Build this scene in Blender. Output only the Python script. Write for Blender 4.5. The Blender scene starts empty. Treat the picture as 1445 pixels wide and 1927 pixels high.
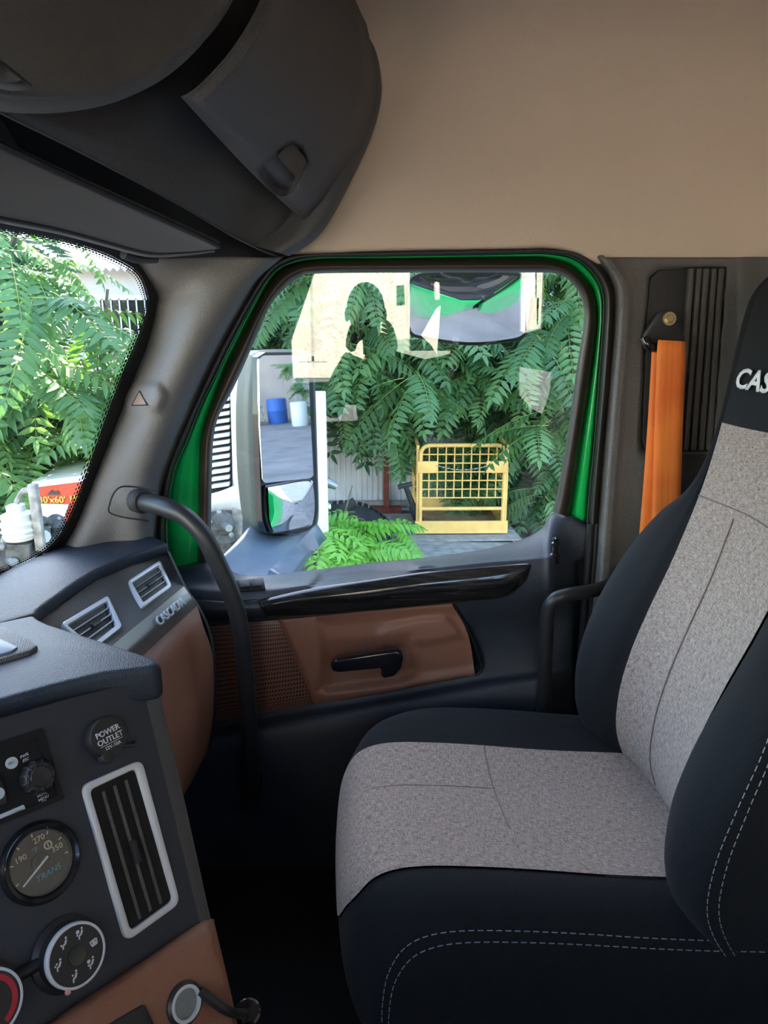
import bpy, bmesh, math, random
from mathutils import Vector, Matrix, noise
random.seed(7)
SC = bpy.context.scene
COL = SC.collection
# ---------------------------------------------------------------- camera
FPX, CU, CV = 1335.0, 722.5, 963.5
PITCH = math.atan(358.5/FPX)
YAW = math.atan(22.5/FPX)
_cp, _sp, _cw, _sw = math.cos(PITCH), math.sin(PITCH), math.cos(YAW), math.sin(YAW)
CF = Vector((_cp*_cw, -_cp*_sw, -_sp))
CR = Vector((-_sw, -_cw, 0))
CUP = CR.cross(CF)
cam_d = bpy.data.cameras.new('camera')
cam_d.sensor_fit = 'VERTICAL'; cam_d.sensor_height = 36.0; cam_d.sensor_width = 27.0
cam_d.lens = 36.0*FPX/1927.0
cam_d.clip_start = 0.02; cam_d.clip_end = 300
cam = bpy.data.objects.new('camera', cam_d); COL.objects.link(cam)
m = Matrix.Identity(4)
for i in range(3):
    m[i][0] = CR[i]; m[i][1] = CUP[i]; m[i][2] = -CF[i]
cam.matrix_world = m
SC.camera = cam
# ---------------------------------------------------------------- light
SC.view_settings.view_transform = 'Standard'
SC.view_settings.look = 'None'
SC.view_settings.gamma = 1.0
SC.view_settings.use_curve_mapping = False
SC.view_settings.exposure = 2.7
SUN_EL = math.radians(36.0)
world = bpy.data.worlds.new('sky'); SC.world = world
world.use_nodes = True
wn = world.node_tree.nodes; wl = world.node_tree.links
sky = wn.new('ShaderNodeTexSky'); sky.sky_type = 'NISHITA'; sky.sun_disc = False
sky.sun_elevation = SUN_EL; sky.sun_rotation = math.radians(90)
bg = wn['Background']; bg.inputs['Strength'].default_value = 0.26
wl.new(sky.outputs[0], bg.inputs['Color'])
sd = bpy.data.lights.new('sun', 'SUN'); sd.energy = 5.0; sd.angle = math.radians(0.6); sd.color = (1.0, 0.88, 0.70)
sun = bpy.data.objects.new('sun', sd); COL.objects.link(sun)
sun.rotation_euler = Vector((math.cos(SUN_EL), 0.0, math.sin(SUN_EL))).to_track_quat('Z', 'Y').to_euler()
sun.location = (8, 0, 12)
SC.cycles.max_bounces = 10
SC.cycles.diffuse_bounces = 5
SC.cycles.transparent_max_bounces = 12
SC.cycles.sample_clamp_indirect = 6.0
SC.cycles.caustics_reflective = False
SC.cycles.caustics_refractive = False
SC.cycles.use_denoising = True

# ---------------------------------------------------------------- projection helpers (photo pixel + known plane -> point)
def ray(u, v):
    return CF + CR*((u-CU)/FPX) + CUP*((CV-v)/FPX)
def hx(u, v, x):
    d = ray(u, v); return d*(x/d.x)
def hy(u, v, y):
    d = ray(u, v); return d*(y/d.y)
def hz(u, v, z):
    d = ray(u, v); return d*(z/d.z)
def hp(u, v, p0, n):
    d = ray(u, v); return d*(Vector(p0).dot(n)/d.dot(n))

# ---------------------------------------------------------------- object helpers
def wloc(o):
    l = Vector((0, 0, 0))
    while o is not None:
        l += o.location; o = o.parent
    return l
def put(o, parent):
    if parent is not None:
        w = wloc(parent)
        o.parent = parent
        o.location = o.location - w
    return o
def tag(o, label=None, cat=None, group=None, kind=None):
    if label: o['label'] = label
    if cat: o['category'] = cat
    if group: o['group'] = group
    if kind: o['kind'] = kind
    return o
def empty(name, loc, label=None, cat=None, group=None, kind=None):
    o = bpy.data.objects.new(name, None); COL.objects.link(o)
    o.empty_display_size = 0.05
    o.location = loc
    return tag(o, label, cat, group, kind)
def mkmesh(name, verts, faces, mat, smooth=True, uvs=None):
    me = bpy.data.meshes.new(name)
    me.from_pydata([tuple(v) for v in verts], [], [tuple(f) for f in faces])
    me.materials.append(M[mat] if isinstance(mat, str) else mat)
    if smooth:
        me.polygons.foreach_set('use_smooth', [True]*len(me.polygons))
    if uvs is not None:
        uvl = me.uv_layers.new(name='UVMap')
        for lp in me.loops:
            uvl.data[lp.index].uv = uvs[lp.vertex_index]
    me.update()
    return me
def obj(name, me, parent=None, loc=(0, 0, 0)):
    o = bpy.data.objects.new(name, me); COL.objects.link(o)
    o.location = loc
    return put(o, parent)
def mesh(name, verts, faces, mat, parent=None, smooth=True, uvs=None, kind=None, label=None):
    o = obj(name, mkmesh(name, verts, faces, mat, smooth, uvs), parent)
    if kind: o['kind'] = kind
    if label: o['label'] = label
    return o
def sharp(o, ang=35):
    md = o.modifiers.new('edges', 'EDGE_SPLIT'); md.split_angle = math.radians(ang); return o
def bevel(o, w, seg=2, ang=30):
    md = o.modifiers.new('bevel', 'BEVEL'); md.width = w; md.segments = seg
    md.limit_method = 'ANGLE'; md.angle_limit = math.radians(ang)
    return o
def solid(o, t, off=-1):
    md = o.modifiers.new('solid', 'SOLIDIFY'); md.thickness = t; md.offset = off; return o

class MB:
    """collects simple shapes into one mesh"""
    def __init__(s): s.v = []; s.f = []
    def add(s, vs, fs):
        b = len(s.v); s.v += [Vector(v) for v in vs]; s.f += [tuple(i+b for i in f) for f in fs]; return s
    def box(s, c, size, rot=None):
        c = Vector(c); hx_, hy_, hz_ = size[0]/2, size[1]/2, size[2]/2
        vs = [Vector((x, y, z)) for x in (-hx_, hx_) for y in (-hy_, hy_) for z in (-hz_, hz_)]
        if rot is not None: vs = [rot @ v for v in vs]
        return s.add([v+c for v in vs], [(0, 1, 3, 2), (4, 6, 7, 5), (0, 4, 5, 1), (2, 3, 7, 6), (0, 2, 6, 4), (1, 5, 7, 3)])
    def tube(s, pts, r, n=8, cap=True, smooth_n=0):
        pts = [Vector(p) for p in pts]
        rs = r if isinstance(r, (list, tuple)) else [r]*len(pts)
        if smooth_n:
            k = len(pts); P = []; R = []
            for i in range(k-1):
                for j in range(smooth_n):
                    t = j/smooth_n
                    P.append(cr(pts, i, t)); R.append(rs[i]*(1-t)+rs[i+1]*t)
            P.append(pts[-1]); R.append(rs[-1]); pts, rs = P, R
        tan = []
        for i in range(len(pts)):
            a = pts[max(i-1, 0)]; b = pts[min(i+1, len(pts)-1)]
            tan.append((b-a).normalized())
        ref = Vector((0, 0, 1)) if abs(tan[0].z) < 0.9 else Vector((1, 0, 0))
        nrm = tan[0].cross(ref).normalized()
        vs = []; fs = []
        for i, p in enumerate(pts):
            nrm = (nrm - tan[i]*nrm.dot(tan[i])).normalized()
            bn = tan[i].cross(nrm)
            for k in range(n):
                a = 2*math.pi*k/n
                vs.append(p + (nrm*math.cos(a)+bn*math.sin(a))*rs[i])
        for i in range(len(pts)-1):
            for k in range(n):
                k2 = (k+1) % n
                fs.append((i*n+k, i*n+k2, (i+1)*n+k2, (i+1)*n+k))
        if cap:
            fs.append(tuple(range(n-1, -1, -1))); fs.append(tuple((len(pts)-1)*n+k for k in range(n)))
        return s.add(vs, fs)
    def lathe(s, c, axis, prof, n=24, ref=None):
        """prof: list of (radius, height along axis)"""
        c = Vector(c); axis = Vector(axis).normalized()
        if ref is None: ref = Vector((0, 0, 1)) if abs(axis.z) < 0.9 else Vector((1, 0, 0))
        e1 = axis.cross(ref).normalized(); e2 = axis.cross(e1)
        vs = []; fs = []
        for (r, h) in prof:
            for k in range(n):
                a = 2*math.pi*k/n
                vs.append(c + axis*h + (e1*math.cos(a)+e2*math.sin(a))*r)
        for i in range(len(prof)-1):
            for k in range(n):
                k2 = (k+1) % n
                fs.append((i*n+k, (i+1)*n+k, (i+1)*n+k2, i*n+k2))
        if prof[0][0] > 1e-6: fs.append(tuple(range(n)))
        if prof[-1][0] > 1e-6: fs.append(tuple((len(prof)-1)*n+k for k in range(n-1, -1, -1)))
        return s.add(vs, fs)
    def prism(s, outline, vec):
        """closed 3D outline extruded by vec"""
        n = len(outline); vec = Vector(vec)
        vs = [Vector(p) for p in outline]+[Vector(p)+vec for p in outline]
        fs = [tuple(range(n)), tuple(range(2*n-1, n-1, -1))]
        for k in range(n):
            k2 = (k+1) % n
            fs.append((k, k+n, k2+n, k2))
        return s.add(vs, fs)
    def frame(s, outer, inner, vec):
        n = len(outer); vec = Vector(vec)
        vs = [Vector(p) for p in outer]+[Vector(p) for p in inner]+[Vector(p)+vec for p in outer]+[Vector(p)+vec for p in inner]
        fs = []
        for k in range(n):
            k2 = (k+1) % n
            fs += [(k, k2, n+k2, n+k), (2*n+k2, 2*n+k, 3*n+k, 3*n+k2), (k, 2*n+k, 2*n+k2, k2), (n+k, n+k2, 3*n+k2, 3*n+k)]
        return s.add(vs, fs)
    def build(s, name, mat, parent=None, smooth=False, kind=None, label=None, bev=0, seg=2, fix=True):
        o = mesh(name, s.v, s.f, mat, parent, smooth, kind=kind, label=label)
        if fix:
            bm = bmesh.new(); bm.from_mesh(o.data); bmesh.ops.recalc_face_normals(bm, faces=bm.faces); bm.to_mesh(o.data); bm.free()
        if bev: bevel(o, bev, seg); 
        if smooth or bev: 
            o.data.polygons.foreach_set('use_smooth', [True]*len(o.data.polygons)); sharp(o, 40)
        return o

def cr(p, i, t):
    """Catmull-Rom on a list of Vectors"""
    n = len(p)
    p1, p2 = p[i], p[min(i+1, n-1)]
    p0 = p[i-1] if i > 0 else p1*2-p2
    p3 = p[i+2] if i+2 < n else p2*2-p1
    return 0.5*((2*p1)+(p2-p0)*t+(2*p0-5*p1+4*p2-p3)*t*t+(3*p1-p0-3*p2+p3)*t*t*t)
def spline(pts, n, closed=False, curved=True):
    """resample by key index to n points"""
    P = [Vector(p) for p in pts]; k = len(P)
    out = []
    for j in range(n):
        s = j/(n-1)*(k-1); i = min(int(s), k-2); t = s-i
        out.append(cr(P, i, t) if curved else P[i].lerp(P[i+1], t))
    return out
def arc(pts, n, curved=True):
    """resample by arc length"""
    d = spline(pts, max(len(pts)*8, n*2), curved=curved)
    L = [0]
    for a, b in zip(d, d[1:]): L.append(L[-1]+(b-a).length)
    out = []; i = 0
    for j in range(n):
        s = L[-1]*j/(n-1)
        while i < len(L)-2 and L[i+1] < s: i += 1
        t = (s-L[i])/max(L[i+1]-L[i], 1e-9)
        out.append(d[i].lerp(d[i+1], min(max(t, 0), 1)))
    return out
def roundpoly(pts, r, n=5):
    """round the corners of a closed polygon of Vectors; r may be a list"""
    P = [Vector(p) for p in pts]; k = len(P); out = []
    for i in range(k):
        a, b, c = P[i-1], P[i], P[(i+1) % k]
        ri = r[i] if isinstance(r, (list, tuple)) else r
        d1 = (a-b); d2 = (c-b)
        q = min(ri, d1.length*0.45, d2.length*0.45)
        s, e = b+d1.normalized()*q, b+d2.normalized()*q
        for j in range(n+1):
            t = j/n
            out.append(s*(1-t)**2+b*2*t*(1-t)+e*t*t)
    return out
def sdist(poly, u, v):
    """signed distance to a polygon in pixels, positive inside"""
    ins = False; best = 1e9; n = len(poly); j = n-1
    for i in range(n):
        x1, y1 = poly[i][0], poly[i][1]; x2, y2 = poly[j][0], poly[j][1]
        if (y1 > v) != (y2 > v) and u < (x2-x1)*(v-y1)/(y2-y1)+x1: ins = not ins
        dx, dy = x2-x1, y2-y1
        t = max(0, min(1, ((u-x1)*dx+(v-y1)*dy)/(dx*dx+dy*dy+1e-9)))
        d = math.hypot(u-x1-t*dx, v-y1-t*dy)
        best = min(best, d); j = i
    return best if ins else -best
def sm(t):
    t = max(0.0, min(1.0, t)); return t*t*(3-2*t)
def surf(name, rows, mat, parent=None, nu=40, nv=6, dents=(), curved=True, thick=0.0, kind=None, label=None, mode='idx', vcurved=None):
    """a shaped panel: rows of (u, v, depth) keys, splined both ways; dents = (polygon, depth, soft)"""
    if vcurved is None: vcurved = curved
    R = [(spline if mode == 'idx' else arc)([Vector(p) for p in r], nu, curved=curved) for r in rows]
    G = []
    for j in range((len(R)-1)*nv+1):
        s = j/nv; i = min(int(s), len(R)-2); t = s-i
        row = []
        for k in range(nu):
            colp = [r[k] for r in R]
            row.append(cr(colp, i, t) if vcurved else colp[i].lerp(colp[i+1], t))
        G.append(row)
    vs = []; uvs = []
    for j, row in enumerate(G):
        for k, p in enumerate(row):
            x = p.z
            for (poly, dep, soft) in dents:
                x += dep*sm(0.5+sdist(poly, p.x, p.y)/(2*soft))
            vs.append(hx(p.x, p.y, x)); uvs.append((k/(nu-1), j/(len(G)-1)))
    fs = []
    for j in range(len(G)-1):
        for k in range(nu-1):
            a = j*nu+k; fs.append((a, a+nu, a+nu+1, a+1))
    o = mesh(name, vs, fs, mat, parent, True, uvs, kind, label)
    if thick: solid(o, thick)
    return o
def grid3(name, G, mat, parent=None, kind=None, label=None, smooth=True, thick=0, flip=False):
    nu = len(G[0]); vs = [p for r in G for p in r]; fs = []
    for j in range(len(G)-1):
        for k in range(nu-1):
            a = j*nu+k; q = (a, a+nu, a+nu+1, a+1); fs.append(q[::-1] if flip else q)
    uvs = [(k/(nu-1), j/(len(G)-1)) for j in range(len(G)) for k in range(nu)]
    o = mesh(name, vs, fs, mat, parent, smooth, uvs, kind, label)
    if thick: solid(o, thick)
    return o
def text(name, s, size, o, xd, yd, mat, parent=None, ext=0.0004, align='CENTER', shear=0.0, bold=0.0, xs=1.0, sp=1.0):
    cu = bpy.data.curves.new(name, 'FONT'); cu.body = s; cu.size = 1.0; cu.align_x = align; cu.align_y = 'CENTER'
    cu.extrude = 0.0; cu.resolution_u = 3; cu.shear = shear; cu.offset = bold; cu.space_character = sp
    t = bpy.data.objects.new(name, cu); COL.objects.link(t)
    me0 = bpy.data.meshes.new_from_object(t.evaluated_get(bpy.context.evaluated_depsgraph_get()))
    COL.objects.unlink(t); bpy.data.objects.remove(t); bpy.data.curves.remove(cu)
    xd = Vector(xd).normalized(); yd = Vector(yd).normalized(); n = xd.cross(yd).normalized(); o = Vector(o)
    bm = bmesh.new(); bm.from_mesh(me0)
    r = bmesh.ops.extrude_face_region(bm, geom=bm.faces[:])
    top = [e for e in r['geom'] if isinstance(e, bmesh.types.BMVert)]
    for v in top: v.co.z += ext/size
    bmesh.ops.recalc_face_normals(bm, faces=bm.faces)
    for v in bm.verts:
        c = v.co.copy(); v.co = o + xd*c.x*size*xs + yd*c.y*size + n*(c.z*size)
    me = bpy.data.meshes.new(name); bm.to_mesh(me); bm.free(); bpy.data.meshes.remove(me0)
    me.materials.append(M[mat])
    return obj(name, me, parent)
def copy_tree(o, parent=None):
    c = o.copy(); COL.objects.link(c); c.parent = parent
    for ch in o.children: copy_tree(ch, c)
    return c

def sx(o, u, v):
    """depth of a built panel at a pixel (weighted over the nearest vertices)"""
    near = []
    for vt in o.data.vertices:
        p = vt.co; dd = p.dot(CF)
        if dd < .05: continue
        a = CU+FPX*p.dot(CR)/dd-u; b = CV-FPX*p.dot(CUP)/dd-v
        near.append((a*a+b*b, p.x))
    near.sort(); near = near[:6]
    return sum(x/(d+2) for d, x in near)/sum(1/(d+2) for d, x in near)
# ---------------------------------------------------------------- materials
M = {}
def mat(name, col, rough=0.5, metal=0.0, spec=0.5, bump=0.0, bscale=600.0, var=0.0, vscale=3.0, coat=0.0, btype='noise', sheen=0.0):
    m = bpy.data.materials.new(name); m.use_nodes = True; M[name] = m
    nt = m.node_tree; n = nt.nodes; l = nt.links
    b = n['Principled BSDF']
    b.inputs['Base Color'].default_value = (*col, 1); b.inputs['Roughness'].default_value = rough
    b.inputs['Metallic'].default_value = metal; b.inputs['Specular IOR Level'].default_value = spec
    b.inputs['Coat Weight'].default_value = coat
    b.inputs['Sheen Weight'].default_value = sheen
    if bump or var:
        tc = n.new('ShaderNodeTexCoord')
    if bump:
        t = n.new('ShaderNodeTexVoronoi' if btype == 'voronoi' else 'ShaderNodeTexNoise')
        t.inputs['Scale'].default_value = bscale
        l.new(tc.outputs['Object'], t.inputs['Vector'])
        bp = n.new('ShaderNodeBump'); bp.inputs['Strength'].default_value = bump; bp.inputs['Distance'].default_value = 0.0011
        l.new(t.outputs['Distance' if btype == 'voronoi' else 'Fac'], bp.inputs['Height']); l.new(bp.outputs[0], b.inputs['Normal'])
    if var:
        t = n.new('ShaderNodeTexNoise'); t.inputs['Scale'].default_value = vscale; t.inputs['Detail'].default_value = 6
        l.new(tc.outputs['Object'], t.inputs['Vector'])
        rp = n.new('ShaderNodeValToRGB')
        rp.color_ramp.elements[0].position = 0.3; rp.color_ramp.elements[1].position = 0.7
        rp.color_ramp.elements[0].color = (*[c*(1-var) for c in col], 1); rp.color_ramp.elements[1].color = (*[min(1, c*(1+var)) for c in col], 1)
        l.new(t.outputs['Fac'], rp.inputs[0]); l.new(rp.outputs[0], b.inputs['Base Color'])
    return m
mat('black_plastic', (0.030, 0.031, 0.034), 0.48, bump=0.5, bscale=700, btype='voronoi')
mat('door_plastic', (0.034, 0.042, 0.057), 0.38, bump=0.45, bscale=700, btype='voronoi')
mat('smooth_plastic', (0.022, 0.023, 0.026), 0.4)
mat('gloss_black', (0.012, 0.012, 0.014), 0.16, coat=0.4)
mat('grey_plastic', (0.115, 0.110, 0.105), 0.5, bump=0.8, bscale=520, btype='voronoi')
mat('pillar_plastic', (0.15, 0.147, 0.143), 0.5, bump=0.8, bscale=520, btype='voronoi')
mat('dash_plastic', (0.025, 0.032, 0.045), 0.45, spec=0.32, bump=0.5, bscale=600, btype='voronoi')  # blue tint stands in for sky reflected on the dash top
mat('console_face', (0.026, 0.034, 0.050), 0.42, bump=0.2, bscale=900)
mat('overhead_plastic', (0.085, 0.086, 0.089), 0.52, bump=0.6, bscale=600, btype='voronoi')
mat('visor_vinyl', (0.18, 0.18, 0.185), 0.55, bump=0.4, bscale=420)
mat('rubber', (0.018, 0.017, 0.016), 0.55)
mat('seal_rubber', (0.030, 0.026, 0.022), 0.5)
mat('frame_rubber', (0.045, 0.034, 0.026), 0.42)
mat('green_paint', (0.005, 0.60, 0.13), 0.22, coat=0.6)
mat('headliner', (0.72, 0.60, 0.49), 0.9, bump=0.5, bscale=350, sheen=0.1)
mat('brown_leather', (0.30, 0.135, 0.082), 0.45, bump=0.35, bscale=420, btype='voronoi')
mat('black_void', (0.004, 0.004, 0.004), 0.7)
mat('silver', (0.74, 0.78, 0.83), 0.35, metal=0.15)
mat('radio_black', (0.012, 0.013, 0.015), 0.55, spec=0.25)
mat('chrome', (0.85, 0.86, 0.88), 0.08, metal=1.0)
mat('metal_grey', (0.30, 0.31, 0.32), 0.4, metal=0.7)
mat('brushed_trim', (0.32, 0.31, 0.29), 0.34, metal=0.6, bump=0.1, bscale=200)
mat('white_print', (0.72, 0.75, 0.78), 0.5)
mat('beige_print', (0.75, 0.66, 0.5), 0.5)
mat('blue_print', (0.12, 0.33, 0.55), 0.5)
mat('red_print', (0.55, 0.02, 0.04), 0.4)
mat('pink_print', (0.85, 0.4, 0.36), 0.4)
mat('pale_button', (0.62, 0.70, 0.76), 0.4)
mat('carpet', (0.007, 0.007, 0.008), 0.9, bump=0.6, bscale=300)
mat('bolt_brass', (0.75, 0.62, 0.36), 0.3, metal=0.9)
mat('yellow_paint', (0.98, 0.56, 0.17), 0.5, var=0.12, vscale=9)
mat('rust_red', (0.26, 0.065, 0.045), 0.75, var=0.3, vscale=12)
mat('cage_floor', (0.42, 0.27, 0.15), 0.8, var=0.35, vscale=7)
mat('wood_grey', (0.36, 0.34, 0.31), 0.85, var=0.3, vscale=9)
mat('white_paint', (0.78, 0.79, 0.80), 0.35, var=0.05, vscale=4)
mat('trailer_white', (0.80, 0.77, 0.66), 0.5, var=0.05, vscale=0.7)
mat('reflect_red', (0.7, 0.10, 0.05), 0.4)
mat('corrugated', (0.72, 0.73, 0.76), 0.5, metal=0.15, var=0.2, vscale=2.2)
mat('shade_block', (0.40, 0.39, 0.38), 0.8, var=0.12, vscale=1.0)
mat('white_wall', (0.58, 0.54, 0.52), 0.8, var=0.08, vscale=1.5)
mat('concrete', (0.45, 0.40, 0.36), 0.9, var=0.2, vscale=2)
mat('red_box', (0.66, 0.09, 0.04), 0.5, var=0.1, vscale=4)
mat('yellow_print', (0.85, 0.6, 0.12), 0.5)
mat('grime', (0.085, 0.08, 0.072), 0.75, var=0.6, vscale=14, bump=0.5, bscale=40)
mat('grime_light', (0.30, 0.28, 0.25), 0.6, var=0.4, vscale=18)
mat('reservoir', (0.66, 0.64, 0.57), 0.5, var=0.15, vscale=14)
mat('tyre', (0.030, 0.029, 0.028), 0.8, var=0.3, vscale=20)
mat('blue_paint', (0.04, 0.13, 0.45), 0.5)
mat('bark', (0.16, 0.14, 0.10), 0.9, var=0.4, vscale=20)
mat('rachis', (0.26, 0.30, 0.07), 0.6)
mat('mirror_shell', (0.035, 0.055, 0.050), 0.45, bump=0.25, bscale=900)
mat('mirror_arm', (0.16, 0.20, 0.26), 0.3, bump=0.3, bscale=800)  # bluish sky reflection put into the base colour
mat('skin', (0.42, 0.26, 0.19), 0.5)
mat('shirt', (0.02, 0.02, 0.025), 0.9)
mat('hair', (0.015, 0.011, 0.009), 0.6)
mat('pale_yellow', (0.75, 0.72, 0.35), 0.6)
mat('pale_screen', (0.13, 0.19, 0.25), 0.45)

def mirror_mat():
    m = bpy.data.materials.new('mirror_glass'); m.use_nodes = True; M['mirror_glass'] = m
    b = m.node_tree.nodes['Principled BSDF']
    b.inputs['Base Color'].default_value = (0.9, 0.91, 0.9, 1); b.inputs['Metallic'].default_value = 1; b.inputs['Roughness'].default_value = 0.015
mirror_mat()
def glass(name, refl, tint=(0.96, 0.98, 0.97)):
    m = bpy.data.materials.new(name); m.use_nodes = True; M[name] = m
    nt = m.node_tree; n = nt.nodes; l = nt.links
    n.remove(n['Principled BSDF'])
    t = n.new('ShaderNodeBsdfTransparent'); t.inputs[0].default_value = (*tint, 1)
    g = n.new('ShaderNodeBsdfGlossy'); g.inputs['Roughness'].default_value = 0.0
    mx = n.new('ShaderNodeMixShader'); mx.inputs[0].default_value = refl
    l.new(t.outputs[0], mx.inputs[1]); l.new(g.outputs[0], mx.inputs[2]); l.new(mx.outputs[0], n['Material Output'].inputs[0])
glass('door_glass', 0.125, (0.80, 0.83, 0.81))
glass('windshield_glass', 0.03, (0.84, 0.87, 0.85))
glass('gauge_glass', 0.05)

def fabric_mat():
    m = bpy.data.materials.new('grey_tweed'); m.use_nodes = True; M['grey_tweed'] = m
    nt = m.node_tree; n = nt.nodes; l = nt.links; b = n['Principled BSDF']
    b.inputs['Roughness'].default_value = 0.95; b.inputs['Specular IOR Level'].default_value = 0.1; b.inputs['Sheen Weight'].default_value = 0.15
    tc = n.new('ShaderNodeTexCoord')
    sep = n.new('ShaderNodeSeparateXYZ'); l.new(tc.outputs['UV'], sep.inputs[0])
    def wave(sock, k):
        a = n.new('ShaderNodeMath'); a.operation = 'MULTIPLY'; a.inputs[1].default_value = k; l.new(sock, a.inputs[0])
        c = n.new('ShaderNodeMath'); c.operation = 'SINE'; l.new(a.outputs[0], c.inputs[0]); return c.outputs[0]
    w1 = wave(sep.outputs[0], 1700.0); w2 = wave(sep.outputs[1], 1700.0)
    pr = n.new('ShaderNodeMath'); pr.operation = 'MULTIPLY'; l.new(w1, pr.inputs[0]); l.new(w2, pr.inputs[1])
    mp = n.new('ShaderNodeMapping'); mp.inputs['Scale'].default_value = (90, 620, 1); l.new(tc.outputs['UV'], mp.inputs[0])
    ns = n.new('ShaderNodeTexNoise'); ns.inputs['Scale'].default_value = 1.0; ns.inputs['Detail'].default_value = 3; l.new(mp.outputs[0], ns.inputs['Vector'])
    mp2 = n.new('ShaderNodeMapping'); mp2.inputs['Scale'].default_value = (620, 90, 1); l.new(tc.outputs['UV'], mp2.inputs[0])
    ns2 = n.new('ShaderNodeTexNoise'); ns2.inputs['Scale'].default_value = 1.0; ns2.inputs['Detail'].default_value = 3; l.new(mp2.outputs[0], ns2.inputs['Vector'])
    s1 = n.new('ShaderNodeMath'); s1.operation = 'ADD'; l.new(ns.outputs['Fac'], s1.inputs[0]); l.new(ns2.outputs['Fac'], s1.inputs[1])
    s2 = n.new('ShaderNodeMath'); s2.operation = 'MULTIPLY_ADD'; s2.inputs[1].default_value = 0.22; l.new(pr.outputs[0], s2.inputs[0]); l.new(s1.outputs[0], s2.inputs[2])
    rp = n.new('ShaderNodeValToRGB')
    rp.color_ramp.elements[0].position = 0.72; rp.color_ramp.elements[1].position = 1.28
    rp.color_ramp.elements[0].position = 0.36
    rp.color_ramp.elements[1].position = 0.64
    hf = n.new('ShaderNodeMath'); hf.operation = 'MULTIPLY'; hf.inputs[1].default_value = 0.5; l.new(s2.outputs[0], hf.inputs[0])
    rp.color_ramp.elements[0].color = (0.125, 0.098, 0.088, 1); rp.color_ramp.elements[1].color = (0.48, 0.39, 0.34, 1)
    l.new(hf.outputs[0], rp.inputs[0]); l.new(rp.outputs[0], b.inputs['Base Color'])
    bp = n.new('ShaderNodeBump'); bp.inputs['Strength'].default_value = 0.6; bp.inputs['Distance'].default_value = 0.001
    l.new(hf.outputs[0], bp.inputs['Height']); l.new(bp.outputs[0], b.inputs['Normal'])
fabric_mat()
def black_fabric():
    m = mat('black_fabric', (0.0065, 0.0078, 0.0105), 0.9, spec=0.25, sheen=0.04)
    nt = m.node_tree; n = nt.nodes; l = nt.links; b = n['Principled BSDF']
    tc = n.new('ShaderNodeTexCoord'); w = n.new('ShaderNodeTexWave'); w.inputs['Scale'].default_value = 140; w.bands_direction = 'DIAGONAL'
    l.new(tc.outputs['Object'], w.inputs['Vector'])
    bp = n.new('ShaderNodeBump'); bp.inputs['Strength'].default_value = 0.35; bp.inputs['Distance'].default_value = 0.0008
    l.new(w.outputs['Fac'], bp.inputs['Height']); l.new(bp.outputs[0], b.inputs['Normal'])
black_fabric()
def belt_mat():
    m = mat('orange_webbing', (0.86, 0.19, 0.03), 0.65, sheen=0.1)
    nt = m.node_tree; n = nt.nodes; l = nt.links; b = n['Principled BSDF']
    tc = n.new('ShaderNodeTexCoord'); sep = n.new('ShaderNodeSeparateXYZ'); l.new(tc.outputs['UV'], sep.inputs[0])
    a = n.new('ShaderNodeMath'); a.operation = 'MULTIPLY'; a.inputs[1].default_value = 32.0; l.new(sep.outputs[0], a.inputs[0])
    c = n.new('ShaderNodeMath'); c.operation = 'SINE'; l.new(a.outputs[0], c.inputs[0])
    ns = n.new('ShaderNodeTexNoise'); ns.inputs['Scale'].default_value = 9; ns.inputs['Detail'].default_value = 4; l.new(tc.outputs['Object'], ns.inputs['Vector'])
    q = n.new('ShaderNodeMath'); q.operation = 'MULTIPLY_ADD'; q.inputs[1].default_value = 0.06; q.inputs[2].default_value = 0.0
    l.new(c.outputs[0], q.inputs[0]); q2 = n.new('ShaderNodeMath'); q2.operation = 'ADD'; l.new(q.outputs[0], q2.inputs[0]); l.new(ns.outputs['Fac'], q2.inputs[1])
    rp = n.new('ShaderNodeValToRGB'); rp.color_ramp.elements[0].position = 0.3; rp.color_ramp.elements[1].position = 0.62
    rp.color_ramp.elements[0].color = (0.85, 0.17, 0.028, 1); rp.color_ramp.elements[1].color = (1.0, 0.27, 0.045, 1)
    l.new(q2.outputs[0], rp.inputs[0]); l.new(rp.outputs[0], b.inputs['Base Color'])
belt_mat()
def wood_trim():
    m = mat('dark_woodgrain', (0.012, 0.012, 0.014), 0.2, coat=0.5)
    nt = m.node_tree; n = nt.nodes; l = nt.links; b = n['Principled BSDF']
    tc = n.new('ShaderNodeTexCoord'); mp = n.new('ShaderNodeMapping'); mp.inputs['Scale'].default_value = (6, 4, 60); l.new(tc.outputs['Object'], mp.inputs[0])
    ns = n.new('ShaderNodeTexNoise'); ns.inputs['Scale'].default_value = 2; ns.inputs['Detail'].default_value = 5; ns.inputs['Distortion'].default_value = 1.2; l.new(mp.outputs[0], ns.inputs['Vector'])
    rp = n.new('ShaderNodeValToRGB'); rp.color_ramp.elements[0].position = 0.4; rp.color_ramp.elements[1].position = 0.7
    rp.color_ramp.elements[0].color = (0.008, 0.008, 0.009, 1); rp.color_ramp.elements[1].color = (0.035, 0.031, 0.029, 1)
    l.new(ns.outputs['Fac'], rp.inputs[0]); l.new(rp.outputs[0], b.inputs['Base Color'])
wood_trim()
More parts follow.
